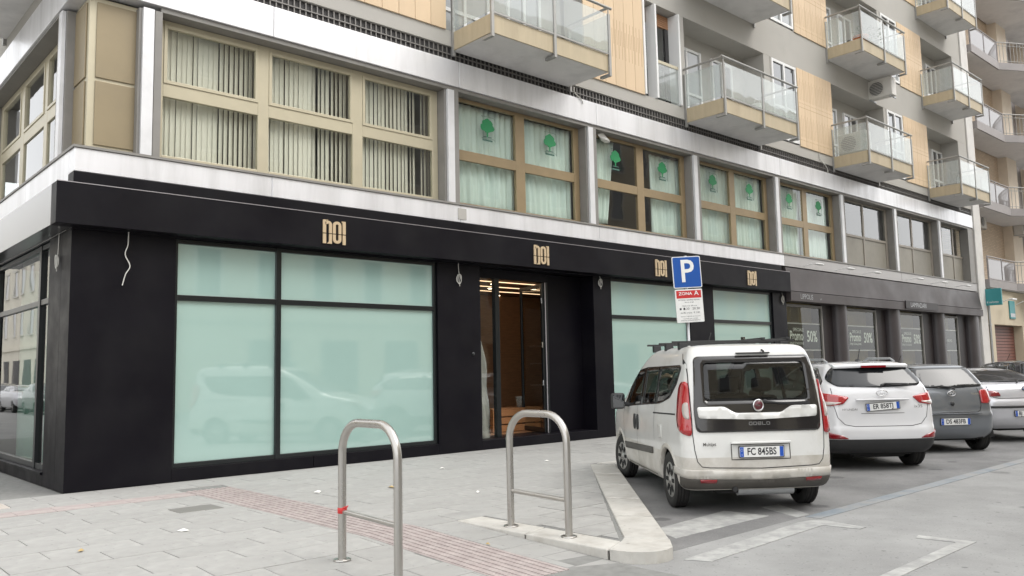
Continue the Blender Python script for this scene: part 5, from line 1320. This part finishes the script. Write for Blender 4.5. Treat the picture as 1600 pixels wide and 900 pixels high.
mb = MB(); mb.tube([(1.0, 0, 1.855), (.82, 0, 2.02)], .006, 6); obj('aerial', mb, 'plastic_dark', VAN)

# ------------------------------------------------------------------ white crossover
def simple_car(name, label, loc, rz, sc, S_, paint, low, zlow, arches, wr, rim, wd, floor=.25):
    C_ = thing(name, label, 'car', loc, rz); C_.scale = (sc,)*3
    body(C_, S_, paint, low, zlow, arches, floor=floor)
    for (ax, az, ar) in arches:
        for sg in (1, -1): wheel(C_, ax, sg*(S_.W(.55)*.985-wd/2-.02), wr, wd, rim, sg, spokes=7)
    return C_
def side_glass(C_, S_, polys, out):
    for sg in (1, -1):
        sp = S_.side(sg); obj('window_surround', patch(sp, out, .003, r=.05, skirt=.006, step=.1), 'frit', C_)
        for q in polys: obj('side_window', patch(sp, q, .006, r=.04, skirt=.004, step=.1), 'dark_glass', C_)
SH_ = Surf([(.27, -.68, 3.30, .80), (.34, -.77, 3.42, .865), (.44, -.825, 3.48, .895), (.54, -.845, 3.50, .905), (.64, -.84, 3.50, .912), (.72, -.815, 3.48, .914), (.84, -.80, 3.44, .915), (.96, -.79, 3.36, .912), (1.06, -.775, 3.15, .905), (1.14, -.76, 2.80, .892),
            (1.22, -.74, 2.42, .875), (1.30, -.705, 2.2, .85), (1.36, -.665, 2.08, .825), (1.46, -.585, 1.88, .775), (1.56, -.50, 1.65, .72), (1.64, -.43, 1.42, .672), (1.68, -.37, 1.25, .635), (1.705, -.28, 1.05, .57)], .22, .36, .07, .2, tr=.05, tf=.1, crown=.03, wb=2.64)
CX_ = simple_car('parked_car', 'clean white crossover with black lower bumper parked beside the van', (10.45, -6.62, ROAD), R(47.5), 1.0, SH_, 'paint_white', 'plastic_dark', .50, [(0, .355, .41), (2.64, .355, .41)], .355, .235, .225, .28)
rg = [(-.66, 1.325), (0, 1.30), (.66, 1.325), (.76, 1.42), (.70, 1.53), (.60, 1.635), (-.60, 1.635), (-.70, 1.53), (-.76, 1.42)]
sm(rg, SH_.rear, 'rear_glass', CX_, 'rear_window', .012, r=.06, skirt=.01)
# roof spoiler: slab standing off above the glass
rows = []
for i in range(13):
    y = -.60+1.2*i/12; e = abs(y)/.60; x0 = -.55+.10*e**2; zb = 1.655-.015*e; rows.append([(x0+.02, y, zb-.03), (x0, y, zb), (x0+.08, y, zb+.038), (-.2, y, 1.715-.03*e), (-.2, y, 1.62)])
mb = MB(); mb.grid(rows, 0, True); mb.add(rows[0], [(0, 1, 2, 3, 4)]); mb.add(rows[-1], [(4, 3, 2, 1, 0)]); obj('roof_spoiler', mb, 'paint_white', CX_)
mb = MB(); mb.box(-.555, -.52, -.20, .20, 1.618, 1.652); obj('brake_light', mb, 'lamp_dred', CX_)
for k in (1, -1):
    TL = obj('tail_light', patch(SH_.wrap, [(k*.50, 1.155), (k*.70, 1.195), (k*.92, 1.225), (k*1.12, 1.245), (k*1.10, 1.11), (k*.98, 1.04), (k*.80, 1.02), (k*.60, 1.05)], .016, r=.03, skirt=.02), 'lamp_red', CX_)
    obj('clear_lens', patch(SH_.wrap, [(k*.62, 1.075), (k*.78, 1.085), (k*.98, 1.095), (k*.95, 1.045), (k*.80, 1.028)], .02, r=.015, skirt=.006), 'lamp_clear', TL)
    obj('fog_lamp', patch(SH_.wrap, [(k*.56, .51), (k*.66, .565), (k*.86, .61), (k*1.0, .64), (k*1.0, .52), (k*.8, .51)], .012, r=.02, skirt=.02), 'lamp_dred', CX_)
    mb = MB(); mb.tube([(-.05, k*.56, 1.715), (.1, k*.565, 1.765), (1.0, k*.575, 1.775), (1.2, k*.58, 1.725)], .018, 8); obj('roof_rail', mb, 'galv', CX_)
sl_ = MB(); strip(SH_.rear, [(.74, 1.30), (.74, 1.02), (.70, .84), (.60, .73), (.45, .70), (-.45, .70), (-.60, .73), (-.70, .84), (-.74, 1.02), (-.74, 1.30)], .009, .0025, mb=sl_); obj('shut_line', sl_, 'seam', CX_)
sl_ = MB(); strip(SH_.rear, [(-.40, 1.105), (.40, 1.105)], .014, .003, mb=sl_); strip(SH_.rear, [(-.34, .90), (.34, .90)], .008, .003, mb=sl_); obj('tailgate_crease', sl_, 'plastic_grey', CX_)
mb = MB(); mb.box(-.835, -.78, -.42, .42, 1.102, 1.128); obj('handle_strip', mb, 'paint_white', CX_, bev=.01)
number_plate(CX_, -.808, .0, 1.01, 'ER 858TJ', -4)
pts = [(-.795, .088*math.cos(2*math.pi*i/24), 1.215+.045*math.sin(2*math.pi*i/24)) for i in range(24)]
mb = MB(); mb.tube(pts, .008, 6, closed=True); mb.tube([(-.795, .05, 1.18), (-.798, .03, 1.245)], .009, 6); mb.tube([(-.795, -.03, 1.185), (-.798, -.05, 1.25)], .009, 6); mb.tube([(-.797, .04, 1.21), (-.797, -.04, 1.22)], .008, 6); obj('badge', mb, 'chrome', CX_)
rear_text(CX_, 'HYUNDAI', .045, -.803, .52, .965, 'plastic_grey', 1.2); rear_text(CX_, 'ix35', .065, -.80, -.56, 1.0, 'plastic_grey', 1.2)
mb = MB(); mb.tube([(-.745, -.02, 1.335), (-.70, -.10, 1.36), (-.72, -.46, 1.355)], [.02, .016, .008], 6); mb.box(-.735, -.71, -.48, -.1, 1.33, 1.345); obj('rear_wiper', mb, 'plastic_dark', CX_)
mb = MB(); mb.tube([(.05, 0, 1.735), (-.05, 0, 1.93)], .008, 6); mb.lathe([(.05, 0), (.03, .03), (0, .035)], (.06, 0, 1.73), n=12); obj('aerial', mb, 'plastic_dark', CX_)
side_glass(CX_, SH_, [[(1.75, 1.26), (1.45, 1.54), (.85, 1.60), (.84, 1.26)], [(.76, 1.26), (.77, 1.60), (.1, 1.58), (-.25, 1.38), (-.2, 1.28)]], [(2.0, 1.22), (1.5, 1.59), (.8, 1.65), (.05, 1.63), (-.42, 1.40), (-.3, 1.24)])
obj('windscreen', patch(SH_.front, [(-.72, 1.25), (.72, 1.25), (.55, 1.64), (-.55, 1.64)], .004, r=.05, skirt=.01, step=.1), 'dark_glass', CX_)
for k in (1, -1): obj('headlight', patch(SH_.front, [(k*.5, .85), (k*.55, .98), (k*.80, 1.04), (k*.8, .92)], .01, r=.03, skirt=.02), 'lamp_clear', CX_)
obj('front_grille', patch(SH_.front, [(-.4, .6), (.4, .6), (.5, .80), (-.5, .80)], .01, r=.03, skirt=.02), 'plastic_dark', CX_)
mb = MB(); mb.tube([(-.5, .4, .28), (-.5, -.4, .28)], .09, 10); obj('exhaust', mb, 'underbody', CX_)

# ------------------------------------------------------------------ grey hatchback
SY = Surf([(.24, -.42, 2.85, .75), (.33, -.51, 2.98, .805), (.45, -.545, 3.03, .83), (.58, -.55, 3.05, .842), (.66, -.545, 3.05, .845), (.70, -.515, 3.03, .845), (.82, -.50, 2.95, .845), (.95, -.475, 2.78, .832), (1.05, -.445, 2.5, .812), (1.11, -.415, 2.2, .79), (1.20, -.355, 2.0, .75), (1.32, -.27, 1.78, .695),
           (1.42, -.195, 1.52, .64), (1.475, -.14, 1.32, .60), (1.505, -.06, 1.1, .54)], .24, .36, .08, .2, tr=.06, tf=.1, crown=.03, wb=2.46)
CY_ = simple_car('parked_car', 'grey small hatchback parked between the white crossover and the silver car', (13.55, -6.62, ROAD), R(51.5), 1.08, SY, 'paint_grey', 'paint_grey', .3, [(0, .29, .345), (2.46, .29, .345)], .29, .19, .185, .25)
sm([(-.62, 1.125), (0, 1.10), (.62, 1.125), (.70, 1.16), (.63, 1.30), (.55, 1.46), (-.55, 1.46), (-.63, 1.30), (-.70, 1.16)], SY.rear, 'rear_glass', CY_, 'rear_window', .012, r=.05, skirt=.01)
for k in (1, -1): obj('tail_light', patch(SY.wrap, [(k*.545, 1.055), (k*.66, 1.075), (k*.80, 1.08), (k*.86, 1.0), (k*.80, .88), (k*.68, .83), (k*.545, .835)], .016, r=.03, skirt=.02, step=.04), 'lamp_red', CY_)
sl_ = MB(); strip(SY.rear, [(.53, 1.10), (.53, .80), (.50, .715), (.44, .69), (-.44, .69), (-.50, .715), (-.53, .80), (-.53, 1.10)], .012, .003, mb=sl_); obj('shut_line', sl_, 'seam', CY_)
mb = MB(); mb.box(-.565, -.53, -.48, .48, .665, .682); obj('bumper_ledge', mb, 'paint_grey', CY_, bev=.006)
number_plate(CY_, -.56, .0, .54, 'DS 483FB', 0)
pts = [(-.497, .07*math.cos(2*math.pi*i/20), 1.015+.045*math.sin(2*math.pi*i/20)) for i in range(20)]
pt2 = [(-.499, .028*math.cos(2*math.pi*i/16), 1.015+.044*math.sin(2*math.pi*i/16)) for i in range(16)]; pt3 = [(-.499, .045*math.cos(2*math.pi*i/16), 1.036+.02*math.sin(2*math.pi*i/16)) for i in range(16)]
mb = MB(); mb.tube(pts, .007, 6, closed=True); mb.tube(pt2, .005, 6, closed=True); mb.tube(pt3, .005, 6, closed=True); obj('badge', mb, 'chrome', CY_)
mb = MB(); mb.lathe([(0, -.02), (.03, -.02), (.035, 0)], (-.50, 0, .84), 'x', 14); obj('release_button', mb, 'plastic_dark', CY_)
mb = MB(); mb.tube([(-.48, -.08, 1.09), (-.46, -.02, 1.12), (-.455, .18, 1.145), (-.45, .40, 1.13)], [.02, .017, .012, .008], 6); mb.box(-.455, -.44, -.02, .45, 1.12, 1.135); obj('rear_wiper', mb, 'plastic_dark', CY_)
rear_text(CY_, 'YARIS', .05, -.487, -.43, 1.0, 'chrome', 1.1)
side_glass(CY_, SY, [[(1.7, 1.10), (1.3, 1.40), (.7, 1.45), (.7, 1.12)], [(.62, 1.12), (.63, 1.45), (.25, 1.42), (.12, 1.16)]], [(1.9, 1.07), (1.35, 1.44), (.7, 1.49), (.2, 1.46), (.0, 1.14)])
obj('windscreen', patch(SY.front, [(-.65, 1.13), (.65, 1.13), (.5, 1.45), (-.5, 1.45)], .004, r=.05, skirt=.01, step=.1), 'dark_glass', CY_)
mb = MB(); mb.tube([(1.2, 0, 1.53), (1.05, 0, 1.7)], .005, 6); obj('aerial', mb, 'plastic_dark', CY_)

# ------------------------------------------------------------------ silver car
SB = Surf([(.26, -.66, 3.2, .77), (.34, -.74, 3.3, .815), (.45, -.785, 3.35, .838), (.56, -.80, 3.37, .85), (.64, -.81, 3.38, .855), (.72, -.81, 3.38, .857), (.79, -.795, 3.36, .857), (.83, -.765, 3.33, .855), (.92, -.75, 3.25, .848), (1.0, -.725, 3.05, .835), (1.06, -.68, 2.8, .815), (1.10, -.60, 2.45, .79), (1.13, -.49, 2.2, .765), (1.18, -.32, 2.02, .735), (1.26, -.06, 1.76, .69), (1.33, .18, 1.52, .64), (1.375, .36, 1.35, .595), (1.395, .50, 1.2, .54)],
          .28, .38, .09, .2, tr=.06, tf=.1, crown=.025, wb=2.7)
CB_ = simple_car('parked_car', 'silver fastback parked at the right edge beyond the grey hatchback', (16.75, -6.72, ROAD), R(52), 1.08, SB, 'paint_silver', 'paint_silver', .3, [(0, .31, .355), (2.7, .31, .355)], .31, .21, .20, .26)
sm([(-.60, 1.15), (0, 1.14), (.60, 1.15), (.66, 1.175), (.60, 1.27), (.54, 1.365), (-.54, 1.365), (-.60, 1.27), (-.66, 1.175)], SB.rear, 'rear_glass', CB_, 'rear_window', .012, r=.03, skirt=.008)
for k in (1, -1): obj('tail_light', patch(SB.wrap, [(k*.46, .88), (k*.50, .965), (k*.62, .985), (k*.80, .98), (k*.95, .965), (k*.97, .90), (k*.80, .875)], .014, r=.03, skirt=.02, step=.04), 'lamp_dred', CB_)
sl_ = MB(); strip(SB.rear, [(.64, 1.12), (.66, 1.0), (.60, .86), (.5, .84), (-.5, .84), (-.60, .86), (-.66, 1.0), (-.64, 1.12)], .010, .003, mb=sl_); obj('shut_line', sl_, 'seam', CB_)
obj('bumper_strip', patch(SB.wrap, [(-1.1, .70), (0, .70), (1.1, .70), (1.1, .655), (0, .655), (-1.1, .655)], .012, r=.01, skirt=.01), 'plastic_dark', CB_)
number_plate(CB_, -.815, .0, .55, 'BJ 308NW', 0)
mb = MB(); mb.lathe([(0, -.010), (.028, -.010)], (-.742, 0, 1.02), 'x', 16, 1); mb.lathe([(.028, -.011), (.04, -.012), (.042, 0)], (-.742, 0, 1.02), 'x', 20, 0); mb.add([(-.7535, 0, 1.02), (-.7535, -.028, 1.02), (-.7535, -.02, 1.04), (-.7535, 0, 1.048)], [(0, 1, 2, 3)], 2); mb.add([(-.7535, 0, 1.02), (-.7535, .028, 1.02), (-.7535, .02, 1.0), (-.7535, 0, .992)], [(0, 1, 2, 3)], 2); obj('badge', mb, ['plastic_dark', 'sign_white', 'sign_blue'], CB_)
mb = MB(); mb.tube([(-.56, .0, 1.13), (-.52, -.06, 1.17), (-.50, -.35, 1.175)], [.018, .015, .008], 6); mb.tube([(-.50, -.05, 1.165), (-.49, .38, 1.16)], .009, 6); obj('rear_wiper', mb, 'plastic_dark', CB_)
side_glass(CB_, SB, [[(1.75, 1.10), (1.35, 1.33), (.75, 1.36), (.7, 1.10)], [(.62, 1.10), (.65, 1.35), (.3, 1.28), (.05, 1.12)]], [(1.95, 1.08), (1.4, 1.36), (.7, 1.385), (.25, 1.30), (-.1, 1.10)])
obj('windscreen', patch(SB.front, [(-.65, 1.12), (.65, 1.12), (.5, 1.36), (-.5, 1.36)], .004, r=.05, skirt=.01, step=.1), 'dark_glass', CB_)

# ------------------------------------------------------------------ black car behind, copies across the side street (seen in the shop glass)
def black_copy(src, label, loc, rz, sc, paint):
    c = copy_tree(src); c.location = loc; c.rotation_euler = (0, 0, rz); c.scale = (sc,)*3; c['label'] = label
    for ch in c.children:
        if ch.name.split('.')[0] in ('body', 'arch_lip'):
            ch.data = ch.data.copy()
            for i, m_ in enumerate(ch.data.materials):
                if m_.name.startswith('paint'): ch.data.materials[i] = M[paint]
    return c
k1 = black_copy(CY_, 'black car at the right edge, only its roof showing above the silver car', (20.9, -6.45, ROAD), R(52), 1.10, 'paint_black')
black_copy(CY_, 'dark hatchback parked along the far side of the side street', (-7.6, 36.0, ROAD), R(-90), 1.05, 'paint_black')
black_copy(CB_, 'silver saloon parked along the far side of the side street', (-7.6, 41.5, ROAD), R(-90), 1.05, 'paint_silver')
black_copy(CY_, 'black hatchback parked at the far end of the side street', (-7.6, 47.0, ROAD), R(-90), 1.05, 'paint_black')
# numbers on copied plates differ from their source only by being turned out of view; the partly hidden car keeps none
for c in (k1,):
    for ch in list(c.children):
        if ch.name.startswith(('number_plate', 'lettering')):
            for g in list(ch.children): bpy.data.objects.remove(g)
            bpy.data.objects.remove(ch)

# ================================================================== OTHER SIDE OF THE STREETS (seen in the glass)
def facade(name, label, loc, rz, L, H, nfl, m, gf):
    T = thing(name, label, 'building', loc, rz)
    mb = MB(); mb.box(0, L, 0, 10, 0, H); mb.box(-.1, L+.1, -.35, 0, H-.5, H); mb.box(0, L, -.12, -.001, 4.3, 4.6); obj('wall', mb, m, T)
    wm = MB(); wm.box(-.75, .75, -.10, -.002, -.12, 0); wm.box(-.72, -.58, -.07, -.002, 0, 2.2); wm.box(.58, .72, -.07, -.002, 0, 2.2); wm.box(-.85, .85, -.12, -.002, 2.2, 2.4); wme = wm.mesh('window', 'stone_pale')
    pm = MB(); pm.box(-.58, .58, -.03, -.001, 0, 2.2); pme = pm.mesh('pane', 'dark_glass')
    n = int(L/3.1)
    for f in range(nfl):
        for i in range(n):
            o = link('window', wme, T, False, (1.6+i*3.1, 0, 5.6+f*3.6)); link('pane', pme, o)
    dm = MB(); dm.box(-1.1, 1.1, -.06, -.001, .0, 3.4); dme = dm.mesh('shop_opening', gf)
    for i in range(int(L/4)): link('shop_opening', dme, T, False, (2.2+i*4, 0, .02))
    return T
facade('opposite_building', 'cream old building across the main street, seen mirrored in the shop windows', (10, -26, 0), math.pi, 16, 13.5, 2, 'cream_old', 'brown_dark')
facade('opposite_building', 'tall ochre block across the main street, mirrored in the upper windows', (70, -26, 0), math.pi, 59, 24, 5, 'nb_cream', 'brown_dark')
facade('side_street_building', 'cream old building across the side street, mirrored in the side windows', (-13.2, 8, 0), math.pi/2, 94, 14.5, 3, 'cream_pale', 'brown_dark')
mb = MB(); mb.box(-13.2, -10.6, 10, 110, ROAD+.001, .0); mb.box(-30, 80, -26, -22.5, ROAD+.001, .0); struct(obj('far_pavement', mb, 'mortar'))
